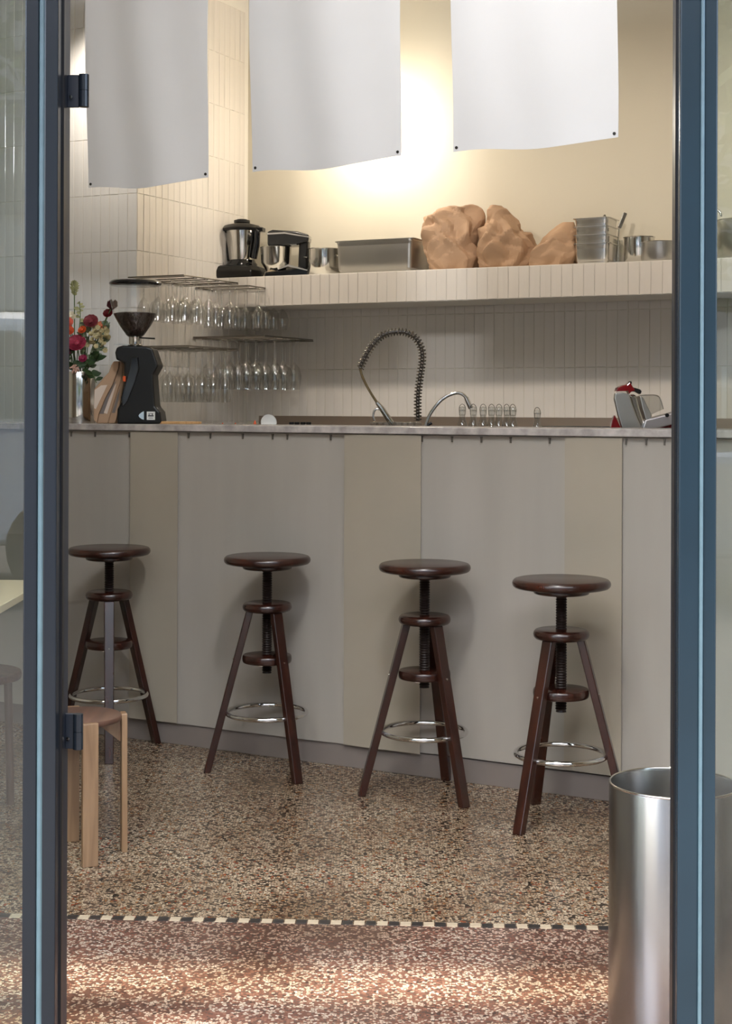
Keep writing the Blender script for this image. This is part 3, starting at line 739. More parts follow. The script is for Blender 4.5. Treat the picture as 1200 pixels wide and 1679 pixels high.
t = steel_pot(1212, .20, 36, 66, 'large steel stockpot on the shelf seen through the right pane', name='stockpot', m=M_SATIN)
p, s = on_shelf(1190, .11)
MB().tube([(-.1 + .02 * math.cos(a), 0, .19 + .03 * math.sin(a)) for a in [PI * k / 10 for k in range(11)]], .005, 8).build('handle', M_STEEL, t, smooth=60)

# ================================================================== ON THE BAR: grinder, bags, vase, board
def on_bar(px, off): 
    p = cpt(px, off); return Vector((p.x, p.y, CZ)), F / p.y
p, s = on_bar(224, .15); X0, Y0 = 224, 694
G = lambda pts: [((170 + x / 6.455 - X0) / s, (Y0 - (450 + y / 6.455)) / s) for x, y in pts]
t = thing('coffee_grinder', 'black coffee grinder with a clear bean hopper on the bar', 'coffee grinder', p, 0)
MB().prism(G([(172, 1580), (175, 1420), (240, 1300), (246, 940), (160, 905), (148, 830), (165, 775), (230, 755), (480, 765), (540, 785), (603, 962), (548, 1062), (572, 1390), (625, 1450), (640, 1562), (600, 1580)]), -.075, .085).build('body', M_BLACK, t, bevel=.008, bseg=3)
MB().prism(G([(215, 1300), (300, 1000), (320, 880), (395, 870), (405, 1000), (360, 1150), (280, 1350), (225, 1400)]), -.079, -.07).build('spout_panel', M_BLACKG, t, bevel=.004)
for fx_ in (-.06, .06):
    MB().lathe([(0, 0), (.014, 0), (.014, .007), (0, .007)], 14, (fx_ * .9, -.04, 0)).build('foot', M_SATIN, t)
hz = lambda y: (Y0 - (450 + y / 6.455)) / s
hr = lambda w: w / 6.455 / 2 / s
hc = (170 + 330 / 6.455 - X0) / s
MB().lathe([(hr(150), hz(760)), (hr(160), hz(745)), (hr(130), hz(735)), (hr(130), hz(665)), (hr(140), hz(655))], 32, (hc, 0, 0)).build('collar', M_STEEL, t, smooth=40)
hop = [(hr(120), hz(668)), (hr(190), hz(640)), (hr(330), hz(540)), (hr(450), hz(430)), (hr(520), hz(300)), (hr(535), hz(200)), (hr(530), hz(110))]
MB().openlathe(hop, 48, (hc, 0, 0)).build('hopper', M_HOPPER, t, smooth=60)
bn = [(0, hz(662)), (hr(115), hz(662)), (hr(184), hz(638)), (hr(322), hz(538)), (hr(440), hz(430)), (hr(450), hz(412)), (hr(380), hz(402)), (hr(200), hz(408)), (0, hz(395))]
MB().lathe(bn, 48, (hc, 0, 0)).build('coffee_beans', M_BEANS, t, smooth=60, kind='stuff')
MB().lathe([(0, hz(118)), (hr(500), hz(118)), (hr(540), hz(108)), (hr(555), hz(92)), (hr(535), hz(74)), (hr(480), hz(58)), (0, hz(52))], 48, (hc, 0, 0)).build('hopper_lid', M_BLACKG, t, smooth=50)
MB().bar((hc + hr(120), -.01, hz(668)), (hc + hr(440), -.03, hz(678)), .004, .006, (0, 1, 0)).build('adjust_lever', M_BLACK, t)
MB().bar((hc - hr(130), -.01, hz(742)), (hc - hr(420), -.03, hz(740)), .004, .005, (0, 1, 0)).build('tamper_lever', M_SATIN, t)
x, z = G([(252, 1105)])[0]
MB().box((x, -.083, z), (.010, .01, .022)).build('switch', M_ORANGE, t, bevel=.002)
x, z = G([(528, 1490)])[0]
lb_ = MB().box((x, -.0765, z), (.033, .002, .033)).build('sticker', M_WHITE, t)
mk = MB()
for dx, dz, w, h in ((0, .009, .02, .002), (0, .0, .022, .006), (0, -.009, .018, .002), (-.007, .004, .003, .006), (.006, .005, .004, .006)):
    mk.box((x + dx, -.078, z + dz), (w, .0008, h))
mk.build('sticker_print', mat('grey_print', (90, 90, 92), .6), lb_)
fan = [(x - .028, z - .016), (x - .028, z + .018), (x - .036, z + .014), (x - .046, z + .006), (x - .049, z), (x - .046, z - .006), (x - .037, z - .013)]
MB().prism(fan, -.0775, -.075).build('emblem', mat('emblem_print', (196, 214, 226), .5), t)
# coffee bags leaning on the grinder
def coffee_bag(pb, pt, wb, px, off, label, seed, window=True):
    p, s = on_bar(px, off); t = thing('coffee_bag', label, 'bag', p, 0, 'kraft coffee bags on the bar')
    g = lambda x, y: ((x - px) / s, (696.5 - y) / s)
    (bx0, bx1), (tx0, tx1), ty = pb, pt, pt[1] if False else None
    return t
def bag_poly(poly, px, off, dep, label, strip=None, lbl=None):
    p, s = on_bar(px, off); t = thing('coffee_bag', label, 'bag', p, 0, 'kraft coffee bags on the bar')
    c = lambda pts: [((100 + x / 6.455 - px) / s, max(0, (696.5 - (450 + y / 6.455)) / s)) for x, y in pts]
    MB().prism(c(poly), -dep / 2, dep / 2).build('bag', M_KRAFT, t, bevel=.004, bseg=2)
    if strip: MB().prism(c(strip), -dep / 2 - .0012, -dep / 2 + .002).build('side_seam', mat('grey_band', (120, 110, 104), .5), t)
    if lbl: MB().prism(c(lbl), -dep / 2 - .0016, -dep / 2 + .001).build('paper_label', mat('label_paper', (214, 196, 180), .6), t)
bag_poly([(360, 1500), (365, 1230), (455, 1120), (520, 1050), (545, 975), (570, 935), (625, 935), (620, 1010), (560, 1180), (480, 1330), (410, 1500), (395, 1590), (365, 1560)], 171, .12, .07, 'kraft coffee bag at the front of the three, nearest the flower vase', None, [(372, 1240), (440, 1190), (505, 1185), (470, 1260), (385, 1440), (366, 1430)])
bag_poly([(395, 1590), (412, 1500), (480, 1330), (562, 1180), (622, 1010), (600, 940), (660, 930), (672, 980), (660, 1090), (600, 1290), (545, 1480), (512, 1590)], 182, .15, .075, 'middle kraft coffee bag of the three leaning on the grinder', [(415, 1490), (450, 1380), (560, 1180), (600, 1140), (520, 1330), (470, 1490)], [(470, 1480), (510, 1370), (585, 1190), (602, 1170), (555, 1330), (505, 1490)])
bag_poly([(512, 1590), (545, 1480), (602, 1290), (662, 1090), (650, 935), (685, 930), (698, 1010), (690, 1140), (650, 1340), (615, 1500), (590, 1590)], 194, .17, .08, 'rear kraft coffee bag, tight against the coffee grinder', [(555, 1480), (610, 1300), (640, 1220), (625, 1340), (590, 1480)])
# small board
p, s = on_bar(289, .20)
tag(MB().box((0, 0, .005), (.165, .12, .010)).build('serving_board', wood('pale_board', (206, 158, 104), (226, 182, 130), .5), loc=p, rz=CANG, bevel=.002), 'thin pale wooden board lying on the bar right of the grinder', 'board')
# vase
p, s = on_bar(129, .14); VX, VY = p.x, p.y; VR = 27 / s; VH = (697 - 613) / s; VS = s
t = thing('steel_vase', 'mirror-polished cylindrical steel vase on the bar holding the bouquet', 'vase', p, 0)
MB().lathe([(0, 0), (VR * .985, 0), (VR, .003), (VR, VH - .002), (VR - .001, VH), (VR - .002, VH - .002), (VR - .003, .006), (0, .006)], 56).build('body', M_STEEL, t, smooth=45)

# ================================================================== FLOWERS
M_STEM = mat('stem_green', (84, 104, 62), .6, var=.2)
M_LEAFD = mat('leaf_dark', (44, 66, 34), .5, var=.25, vscale=30)
M_LEAFG = mat('leaf_eucalyptus', (122, 134, 108), .6, var=.15, vscale=30)
def leaf_mb(mb, base, d, L, w, up=Vector((0, -1, .2))):
    d = d.normalized(); sd = d.cross(up).normalized(); nn = sd.cross(d)
    pts = []; n = 5
    rows = []
    for i in range(n + 1):
        t = i / n; ww = w * math.sin(PI * min(.97, t * .93 + .04)) ; c = base + d * (L * t) - nn * (L * .25 * t * t)
        rows.append((c - sd * ww + nn * ww * .3, c, c + sd * ww + nn * ww * .3))
    vs = [v for r in rows for v in r]; fs = []
    for i in range(n):
        for k in range(2): a = i * 3 + k; fs.append((a, a + 1, a + 4, a + 3))
    mb.add(vs, fs)
def petals(mb, c, r, n, layers, axis, curl=.6, rnd=random):
    R = rot_to(axis)
    for l in range(layers):
        lr = r * (.45 + .55 * (l + 1) / layers); tilt = curl * (1 - (l + 1) / layers) + .15
        for k in range(n + l):
            a = 2 * PI * (k + .5 * l) / (n + l) + rnd.uniform(-.1, .1)
            d = Vector((math.cos(a), math.sin(a), tilt * 1.6)).normalized()
            sd = Vector((-math.sin(a), math.cos(a), 0)); w = lr * .55
            p0 = Vector((0, 0, 0)); p1 = d * lr * .6 + Vector((0, 0, -.1 * lr)); p2 = d * lr
            vs = [p0 - sd * w * .2, p0 + sd * w * .2, p1 + sd * w, p1 - sd * w, p2 + sd * w * .6 - Vector((0, 0, .1 * lr)), p2 - sd * w * .6 - Vector((0, 0, .1 * lr)), p2 * 1.06]
            mb.add([c + R @ v for v in vs], [(0, 1, 2, 3), (3, 2, 4, 5), (5, 4, 6)])
def flower(px, py, rpx, colr, label, kind='round', depth=0., name='flower', leafpx=None):
    c = at(px, py, VY + depth); base = Vector((VX + random.uniform(-.3, .3) * VR, VY + random.uniform(-.3, .3) * VR, CZ + .03))
    t = thing(name, label, 'flower', base, 0); c = c - base; r = rpx / VS
    mid_ = Vector((c.x * .35, c.y * .35, VH * .9)); pts = [Vector((0, 0, 0)), mid_ * .6, mid_, mid_.lerp(c, .5) + Vector((0, 0, .01)), c]
    MB().tube(pts, .0022, 6).build('stem', M_STEM, t, smooth=60)
    m = mat('petal_%d_%d_%d' % colr, colr, .55, var=.18, vscale=60); ax = Vector((random.uniform(-.3, .3), -1, .6)); b = MB()
    if kind == 'round':
        petals(b, c, r, 6, 5, ax); b.build('blossom', m, t, fixn=False)
        MB().lathe([(0, -.3 * r), (r * .35, -.2 * r), (r * .4, .0), (r * .2, .3 * r), (0, .35 * r)], 12, c, rot_to(ax)).build('heart', m, t, smooth=60)
    elif kind == 'spike':
        for i in range(46):
            h = i / 46; a = i * 2.4; q = c + Vector((0, 0, (h - .5) * 2 * r)); w = r * .42 * math.sin(PI * (h * .8 + .15))
            d = Vector((math.cos(a), math.sin(a), .9)); leaf_mb(b, q + d * w * .3, d, w * 1.5 + .003, .0035)
        b.build('seed_head', m, t, fixn=False)
    elif kind == 'cluster':
        for i in range(40):
            q = c + Vector((random.gauss(0, .42), random.gauss(0, .3), random.gauss(0, .42))) * r
            petals(b, q, r * .2, 4, 2, Vector((random.uniform(-.6, .6), -1, random.uniform(-.1, .9))))
        b.build('blossom', m, t, fixn=False)
    elif kind == 'tulip':
        R = rot_to(Vector((.1, -.2, 1)))
        for k in range(6):
            a = 2 * PI * k / 6; d = Vector((math.cos(a), math.sin(a), 0)); sd = Vector((-math.sin(a), math.cos(a), 0))
            vs = [Vector((0, 0, -.8 * r)), d * r * .8 + sd * r * .45 - Vector((0, 0, .1 * r)), d * r * .8 - sd * r * .45 - Vector((0, 0, .1 * r)), d * r * .75 + sd * r * .3 + Vector((0, 0, .6 * r)), d * r * .75 - sd * r * .3 + Vector((0, 0, .6 * r)), d * r * .6 + Vector((0, 0, .95 * r))]
            b.add([c + R @ v for v in vs], [(0, 1, 2), (2, 1, 3, 4), (4, 3, 5)])
        b.build('blossom', m, t, fixn=False)
    if leafpx:
        lb = MB()
        for (lx, ly, L, w, ang) in leafpx:
            q = at(lx, ly, VY + depth) - base; leaf_mb(lb, q, Vector((math.cos(ang), -.25, math.sin(ang))), L, w)
        lb.build('leaf', M_LEAFD, t, fixn=False)
    return t
def sprig(px, py, colm, pts, label, lw=.009, ll=.03, depth=0., n=14, name='foliage_sprig'):
    base = Vector((VX + random.uniform(-.4, .4) * VR, VY + random.uniform(-.2, .3) * VR, CZ + .03))
    t = thing(name, label, 'foliage', base, 0)
    P3 = [Vector((0, 0, 0)), Vector((0, 0, VH * .9))] + [at(x, y, VY + depth) - base for x, y in pts]
    P3[1].x = P3[2].x * .3
    MB().tube(P3, .0018, 6).build('stem', M_STEM, t, smooth=60)
    first = None
    for i in range(n):
        f = .25 + .75 * i / n; k = f * (len(P3) - 2) + 1; a = int(min(k, len(P3) - 2)); q = P3[a].lerp(P3[a + 1], k - a)
        an = random.uniform(0, 2 * PI); d = Vector((math.cos(an), math.sin(an) * .7 - .3, .35))
        b = MB(); leaf_mb(b, q, d, ll * random.uniform(.7, 1.2), lw * random.uniform(.8, 1.2)); b.build('leaf', colm, t, fixn=False)
    return t
flower(122, 473, 12, (150, 150, 104), 'green grass seed head standing tallest in the bouquet', 'spike', name='grass_head')
flower(126, 563, 0.1 + 15, (158, 52, 74), 'large raspberry-pink bloom low at the front of the bouquet', depth=-.05)
flower(113, 571, 13, (104, 20, 60), 'deep magenta bloom at the left edge of the bouquet', depth=-.04)
flower(136, 588, 7, (150, 44, 78), 'small pink bud just above the vase rim', depth=-.05)
flower(111, 528, 9, (214, 104, 84), 'coral bloom at the upper left edge of the bouquet', depth=-.02)
flower(112, 542, 9, (206, 86, 50), 'orange bloom below the coral one at the left edge', depth=-.04)
flower(135, 541, 7, (214, 92, 44), 'small bright orange bloom in the middle of the bouquet', depth=-.05)
flower(149, 527, 12, (134, 56, 62), 'dusky red bloom at the upper middle of the bouquet', depth=-.03)
flower(166, 534, 8, (206, 124, 88), 'small peach bloom at the upper right of the bouquet', depth=-.02)
flower(184, 501, 10.5, (70, 16, 28), 'dark maroon cup-shaped bloom highest at the right, over the grinder hopper', 'tulip', depth=-.04)
flower(177, 514, 8, (110, 22, 26), 'dark red bloom right below the maroon cup-shaped one', depth=-.03)
flower(116, 519, 9, (226, 216, 190), 'cream bloom at the top left beside the door frame', depth=0)
flower(163, 552, 21, (190, 176, 132), 'large cluster of pale cream florets at the right of the bouquet', 'cluster', depth=-.04)
flower(122, 605, 8, (204, 164, 146), 'pale pink bud spray hanging over the vase rim', 'cluster', depth=-.07)
sprig(130, 510, mat('leaf_pale', (156, 156, 112), .6), [(128, 560), (132, 515), (130, 495)], 'pale green sprig rising left of centre', .008, .024)
sprig(178, 540, M_LEAFG, [(155, 590), (172, 555), (180, 528)], 'grey-green eucalyptus sprig arching up to the right', .011, .030, -.02, 16)
sprig(165, 580, M_LEAFG, [(150, 600), (160, 575), (172, 572)], 'grey-green sprig drooping at the lower right', .010, .026, -.03, 10)
sprig(145, 600, M_LEAFD, [(140, 600), (150, 585), (160, 590)], 'dark green leafy stem at the right of the vase rim', .014, .05, -.05, 12)
sprig(118, 600, M_LEAFD, [(120, 605), (112, 590), (108, 580)], 'dark green leafy stem at the left of the vase rim', .012, .04, -.04, 10)
sprig(140, 560, M_LEAFG, [(138, 600), (142, 560), (140, 530)], 'grey-green sprig in the heart of the bouquet', .012, .034, .01, 20)
sprig(150, 610, M_LEAFD, [(148, 612), (154, 616), (158, 628)], 'dark leaf stem bending down over the vase side', .011, .036, -.075, 6)

# ================================================================== BEHIND THE BAR TOP
def on_work(px, off): 
    p = cpt(px, off); return Vector((p.x, p.y, WZ)), F / p.y
# spring tap
p, s = on_work(687, .62); X0 = 687; yb = HY + (CH - WZ) * s
c = lambda x, y: Vector(((x - X0) / s, 0, max(0, (yb - y) / s)))
t = thing('spring_tap', 'tall spring-neck kitchen tap arching over the worktop behind the bar', 'tap', p, 0)
ctrl = [(685, 690), (685, 650), (688, 620), (692, 590), (690, 570), (680, 553), (665, 545), (645, 544), (625, 551), (607, 570), (595, 592), (590, 604)]
def smooth_path(pts, n=8):
    out = []
    for i in range(len(pts) - 1):
        p0 = pts[max(i - 1, 0)]; p1 = pts[i]; p2 = pts[i + 1]; p3 = pts[min(i + 2, len(pts) - 1)]
        for k in range(n):
            u = k / n; out.append(.5 * ((2 * p1) + (-p0 + p2) * u + (2 * p0 - 5 * p1 + 4 * p2 - p3) * u * u + (-p0 + 3 * p1 - 3 * p2 + p3) * u ** 3))
    out.append(pts[-1]); return out
path = smooth_path([c(*q) for q in ctrl], 10)
MB().tube(path, .0075, 10).build('hose', mat('rubber_hose', (70, 62, 56), .4), t, smooth=70)
turn = 0; cum = [0]
for i in range(1, len(path)): cum.append(cum[-1] + (path[i] - path[i - 1]).length)
Ltot = cum[-1]; turns = int(Ltot / .0130); hp = []; n = turns * 9; j = 0
for k in range(n + 1):
    d = Ltot * k / n
    while j < len(cum) - 2 and cum[j + 1] < d: j += 1
    f = (d - cum[j]) / max(1e-6, cum[j + 1] - cum[j]); q = path[j].lerp(path[j + 1], f); tg = (path[j + 1] - path[j]).normalized()
    nn = Vector((-tg.z, 0, tg.x)); a = 2 * PI * k / 9
    hp.append(q + nn * (.0150 * math.cos(a)) + Vector((0, 1, 0)) * (.0150 * math.sin(a)))
MB().tube(hp, .0020, 5).build('spring', mat('dark_chrome', (128, 122, 114), .22, 1.), t, smooth=80)
MB().lathe([(0, 0), (.024, 0), (.024, .008), (.016, .014), (.016, .075), (.02, .08), (0, .08)], 24, c(685, yb)).build('base', M_CHROME, t, smooth=45)
MB().tube(smooth_path([c(590, 604), c(594, 618), c(604, 638), c(618, 660), c(632, 680), c(645, 697)], 6), .0050, 10).build('spray_pipe', mat('brass_tone', (150, 132, 102), .25, 1.), t, smooth=60)
MB().tube([c(618, 660), c(626, 670), c(642, 694)], [.008, .011, .012], 12).build('spray_head', M_STEEL, t, smooth=60)
MB().tube(smooth_path([c(626, 672), c(616, 671), c(612, 680), c(614, 690)], 5), .0045, 8).build('trigger', M_CHROME, t, smooth=60)
# arched tap
p, s = on_work(700, .52); X0 = 700; yb = HY + (CH - WZ) * s
c = lambda x, y: Vector(((x - X0) / s, 0, max(0, (yb - y) / s)))
t = thing('arched_tap', 'slim chrome arched tap behind the bar, left of the glass bottles', 'tap', p, 0)
MB().tube(smooth_path([c(697, 715), c(699, 694), c(708, 674), (c(724, 655)), c(742, 645), c(756, 645), c(766, 654), c(771, 667)], 8), .0066, 12).build('spout', M_CHROME, t, smooth=70)
MB().tube([c(764, 651), c(772, 669)], [.0085, .0095], 12).build('nozzle', M_CHROME, t, smooth=60)
MB().lathe([(0, 0), (.02, 0), (.02, .006), (.013, .01), (.013, .06), (0, .06)], 20, c(697, yb)).build('base', M_CHROME, t, smooth=45)
MB().tube([c(700, 697), c(708, 693)], .006, 10).build('lever', M_BLACKG, t, smooth=60)
# glass bottles (swing-top carafes)
def bottle(px, off, ytop, rpx, label, grp='clear swing-top bottles behind the bar', swing=True, src=None):
    p, s = on_work(px, off); yb = HY + (CH - WZ) * s; h = (yb - ytop) / s; r = rpx / s
    t = thing('glass_bottle', label, 'bottle', p, random.uniform(-.3, .3), grp)
    MB().openlathe([(0.001, .002), (r, .002), (r, h * .40), (r * .86, h * .50), (r * .58, h * .62), (r * .36, h * .74), (r * .33, h * .86), (r * .42, h * .865), (r * .42, h * .89), (r * .3, h * .89)], 24).build('body', M_GLASS, t, smooth=60)
    wire = mat('bottle_wire', (92, 88, 80), .3, 1.)
    MB().tube([(r * .38 * math.cos(a), r * .38 * math.sin(a) * .3, h * .90 + h * .09 * math.sin(a)) for a in [PI * k / 8 for k in range(9)]], .0012, 6).tube(
        [(-r * .38, 0, h * .90), (-r * .34, 0, h * .80), (r * .34, 0, h * .80), (r * .38, 0, h * .90)], .0012, 6).build('swing_wire', wire, t)
    MB().lathe([(0, h * .87), (r * .4, h * .87), (r * .42, h * .90), (r * .3, h * .94), (0, h * .95)], 14).build('stopper', M_GLASS, t, smooth=60)
for i, (px, off) in enumerate(((758, .50), (776, .50), (792, .48), (806, .54), (818, .48), (831, .54), (841, .48))):
    bottle(px, off, 661, 14, 'clear swing-top bottle, %s in the row right of the arched tap' % ('leftmost', 'second from the left', 'third from the left', 'fourth from the left', 'third from the right', 'second from the right', 'rightmost')[i])
bottle(881, .50, 666, 14, 'clear swing-top bottle standing alone right of the row of bottles', None)
# row of upturned glasses on a tray
for i in range(8):
    px = 613 + i * 10.2; p, s = on_work(px, .42 + .03 * (i % 2)); h = (HY + (CH - WZ) * s - 691.5) / s
    o = MB().openlathe([(.0125, 0), (.0165, h - .012), (.0165, h - .002), (.014, h), (.0005, h)], 18).build('tumbler', M_GLASS, loc=p, smooth=50)
    tag(o, 'small upturned tumbler under the spring tap, %s of eight' % ('leftmost', 'second from the left', 'third from the left', 'fourth from the left', 'fourth from the right', 'third from the right', 'second from the right', 'rightmost')[i], 'glass', 'upturned tumblers under the spring tap')
# black tray, dish, cups, coloured bottle tops
p, s = on_work(948, .46); tag(MB().box((0, 0, (698 and (HY + (CH - WZ) * s - 697.5) / s / 2)), (.235, .16, (HY + (CH - WZ) * s - 697.5) / s)).build('black_tray', M_BLACK, loc=p, rz=CANG, bevel=.006), 'flat black tray on the worktop left of the red slicer', 'tray')
p, s = on_work(440, .36); r = 13 / s
t = thing('white_dish', 'small white dish standing on edge behind the bar', 'dish', p, 0)
zc = (HY + (CH - WZ) * s - 702) / s
MB().lathe([(0, 0), (r * .7, .001), (r, .010), (r, .013), (r * .7, .005), (0, .004)], 32, (0, 0, r), rot_to((.2, -1, .15))).box((0, .0, .0), (.0001, .0001, .0001)).build('dish', M_WHITE, t, smooth=50)
t.location.z = CH - (700 - HY) / s - r * .5
MB().box((0, .03, (WZ - t.location.z) / 2 + .01), (.05, .04, max(.01, t.location.z - WZ + .02) )).build('stand', M_WHITE, t)
t.children[-1].location = (0, 0, 0)
for i, px in enumerate((478, 487, 497, 506)):
    p, s = on_work(px, .38); h = (HY + (CH - WZ) * s - 692.5) / s; r = 4.8 / s
    o = MB().lathe([(r * .7, 0), (r, h * .7), (r * .9, h), (0, h)], 16).build('black_cup', M_BLACK, loc=p, smooth=50)
    tag(o, 'small black cup, %s of four behind the bar right of the white dish' % ('leftmost', 'second from left', 'third from left', 'rightmost')[i], 'cup', 'black cups behind the bar')
for i, (px, yt) in enumerate(((365, 694), (386, 694), (418, 690))):
    p, s = on_work(px, .36); h = (HY + (CH - WZ) * s - yt) / s
    t = thing('squeeze_bottle', ('orange-topped squeeze bottle farthest left behind the bar', 'orange-topped squeeze bottle second along behind the bar', 'orange-topped squeeze bottle with the tallest tip, beside the white dish')[i], 'bottle', p, 0, 'squeeze bottles behind the bar')
    MB().lathe([(0, 0), (.022, 0), (.022, h - .05), (.012, h - .035), (0, h - .035)], 18).build('body', mat('clear_plastic', (210, 206, 198), .3), t, smooth=50)
    MB().lathe([(.010, h - .036), (.008, h - .02), (.002, h), (0, h)], 12).build('nozzle', M_ORANGE, t, smooth=50)

# slicer
p, s = on_work(1052, .50); X0 = 1052; yb = HY + (CH - WZ) * s
c = lambda pts: [((990 + x / 10 - X0) / s, (yb - (610 + y / 10)) / s) for x, y in pts]
zt0 = 0.0
t = thing('meat_slicer', 'red and silver meat slicer at the right end of the bar', 'slicer', p, 0)
bw = lambda pts: [(x, z) for x, z in c(pts)]
base_pts = c([(85, 950), (290, 950), (700, 950), (1200, 900), (1500, 850)])
zb = base_pts[0][1]
MB().prism([(c([(120, 0)])[0][0], 0), (c([(1500, 0)])[0][0], 0), (c([(1500, 0)])[0][0], c([(0, 745)])[0][1]), (c([(700, 0)])[0][0], c([(0, 945)])[0][1]), (c([(120, 0)])[0][0], c([(0, 975)])[0][1])], .01, .20).build('base', M_RED, t, bevel=.005)
MB().prism([(c([(85, 0)])[0][0], c([(0, 1100)])[0][1]), (c([(330, 0)])[0][0], c([(0, 1100)])[0][1])] + c([(290, 950), (165, 690), (120, 790), (88, 940)]), -.02, .01).build('fin', M_RED, t, bevel=.002)
MB().prism(c([(150, 330), (140, 430), (190, 640), (290, 1000), (620, 1000), (500, 700), (420, 480), (380, 350), (270, 320)]), -.045, -.02).build('blade_guard', M_SATIN, t, bevel=.004)
MB().prism(c([(395, 360), (430, 500), (520, 760), (620, 1000), (700, 960), (640, 800), (560, 560), (520, 400), (480, 350)]), -.03, .0).build('blade', M_STEEL, t, bevel=.006)
MB().prism(c([(560, 370), (600, 560), (660, 760), (720, 800), (770, 700), (700, 560), (620, 400)]), -.03, .05).build('food_guide', M_SATIN, t, bevel=.004)
MB().prism(c([(165, 305), (190, 240), (270, 205), (340, 195), (390, 150), (430, 220), (480, 290), (400, 315), (385, 350), (360, 300)]), -.05, .0).build('top_cover', M_RED, t, bevel=.004)
MB().prism(c([(385, 155), (395, 130), (420, 140), (425, 190)]), -.045, -.01).prism(c([(430, 230), (560, 270), (590, 300), (570, 350), (500, 310), (430, 300)]), -.04, .0).build('knob', M_BLACK, t, bevel=.003)
MB().prism(c([(640, 770), (1500, 540), (1500, 700), (1090, 840), (680, 950), (600, 900)]), -.05, .06).build('carriage', mat('pale_alloy', (196, 190, 192), .32, .8), t, bevel=.004)
MB().tube(smooth_path([Vector((q[0], .0, q[1])) for q in c([(580, 370), (700, 360), (870, 370), (930, 440), (975, 590)])], 6), .0022, 8).build('guard_rim', M_STEEL, t, smooth=60)
MB().prism(c([(580, 370), (700, 360), (870, 370), (930, 440), (975, 590), (780, 680), (650, 420)]), -.001, .001).build('clear_guard', M_GLASS, t)
q = c([(985, 690)])[0]
MB().tube([(q[0], -.06, q[1]), (q[0], -.045, q[1])], .007, 12).build('bolt', M_BLACK, t)

# ================================================================== GLASS RACKS ON THE SIDE WALL
def wine_glass_mesh(h, r, name):
    pr = [(r * .9, 0), (r * 1.02, -.0)]
    # hanging upside down: foot at z=0 (top), rim at -h
    prof = [(.0008, 0), (r * .86, -.001), (r * .86, -.003), (r * .3, -.006), (.004, -.014), (.0032, -h * .42), (.008, -h * .46), (r * .75, -h * .56), (r, -h * .72), (r * .9, -h * .88), (r * .76, -h)]
    b = MB().openlathe(prof, 20); me = bpy.data.meshes.new(name); me.from_pydata(b.v, [], b.f); me.materials.append(M_GLASS2)
    me.polygons.foreach_set('use_smooth', [True] * len(me.polygons)); return me
M_GLASS2 = thin_glass('stemware_glass', (250, 250, 249), 4.5, edge=.55)
def rack(z, u0, u1, depth, label, glabel, group, h, r, nu, nv):
    """u: along the side wall from the back corner towards the camera; depth out from the wall"""
    o = B_ - WN * u1; t = thing('glass_rack', label, 'rack', (o.x, o.y, z), WANG, 'wire racks for stemware')
    L = u1 - u0
    b = MB()
    b.tube([(.008, 0, 0), (.008, L, 0), (depth, L, 0), (depth, 0, 0)], .0035, 6, closed=True).build('frame', mat('rack_steel', (120, 114, 106), .3, 1.), t, smooth=50)
    rm = MATS['rack_steel']; src = None
    for i in range(nu + 1):
        y = L * i / nu
        for dx in ((-.012, .012) if 0 < i < nu else (0,)):
            oo = MB().tube([(.004, y + dx, -.006), (depth + .004, y + dx, -.006)], .0022, 6).build('rail', rm, t, smooth=50)
    me = wine_glass_mesh(h, r, 'wine_glass')
    for i in range(nu):
        for j in range(nv):
            if random.random() < .08: continue
            q = o + WN * (L * (i + .5) / nu) + WD * (.02 + depth * (j + .5) / nv)
            g = bpy.data.objects.new('wine_glass', me); COL.objects.link(g); g.location = (q.x + random.uniform(-.004, .004), q.y, z - .0085)
            ns = ('first', 'second', 'third', 'fourth', 'fifth')
            tag(g, glabel + ', %s row from the camera, %s from the wall' % (ns[nu - 1 - i], ns[j]), 'glass', group)
rack(1.885, .60, 1.06, .30, 'wire stemware rack, upper one nearer the camera, above the coffee grinder', 'hanging wine glass, upper near rack', 'wine glasses on the upper near rack', .185, .030, 5, 4)
rack(1.880, .10, .50, .30, 'wire stemware rack, upper one nearer the back corner, left of the shelf', 'hanging wine glass, upper far rack', 'wine glasses on the upper far rack', .185, .030, 5, 4)
rack(1.575, .60, 1.02, .30, 'wire stemware rack, lower one just right of the coffee grinder', 'large hanging wine glass, lower near rack', 'wine glasses on the lower near rack', .24, .038, 4, 3)
rack(1.640, .04, .52, .40, 'dark wire stemware rack, lower one in the back corner under the shelf', 'large hanging wine glass, lower far rack', 'wine glasses on the lower far rack', .24, .038, 5, 4)

# ================================================================== THE STREET (seen only as reflections in the panes)
struct(MB().box((0, -8.0, -.06), (40, 20.3, .1)).build('pavement', mat('pavement_stone', (62, 62, 64), .8, var=.1, vscale=3)))
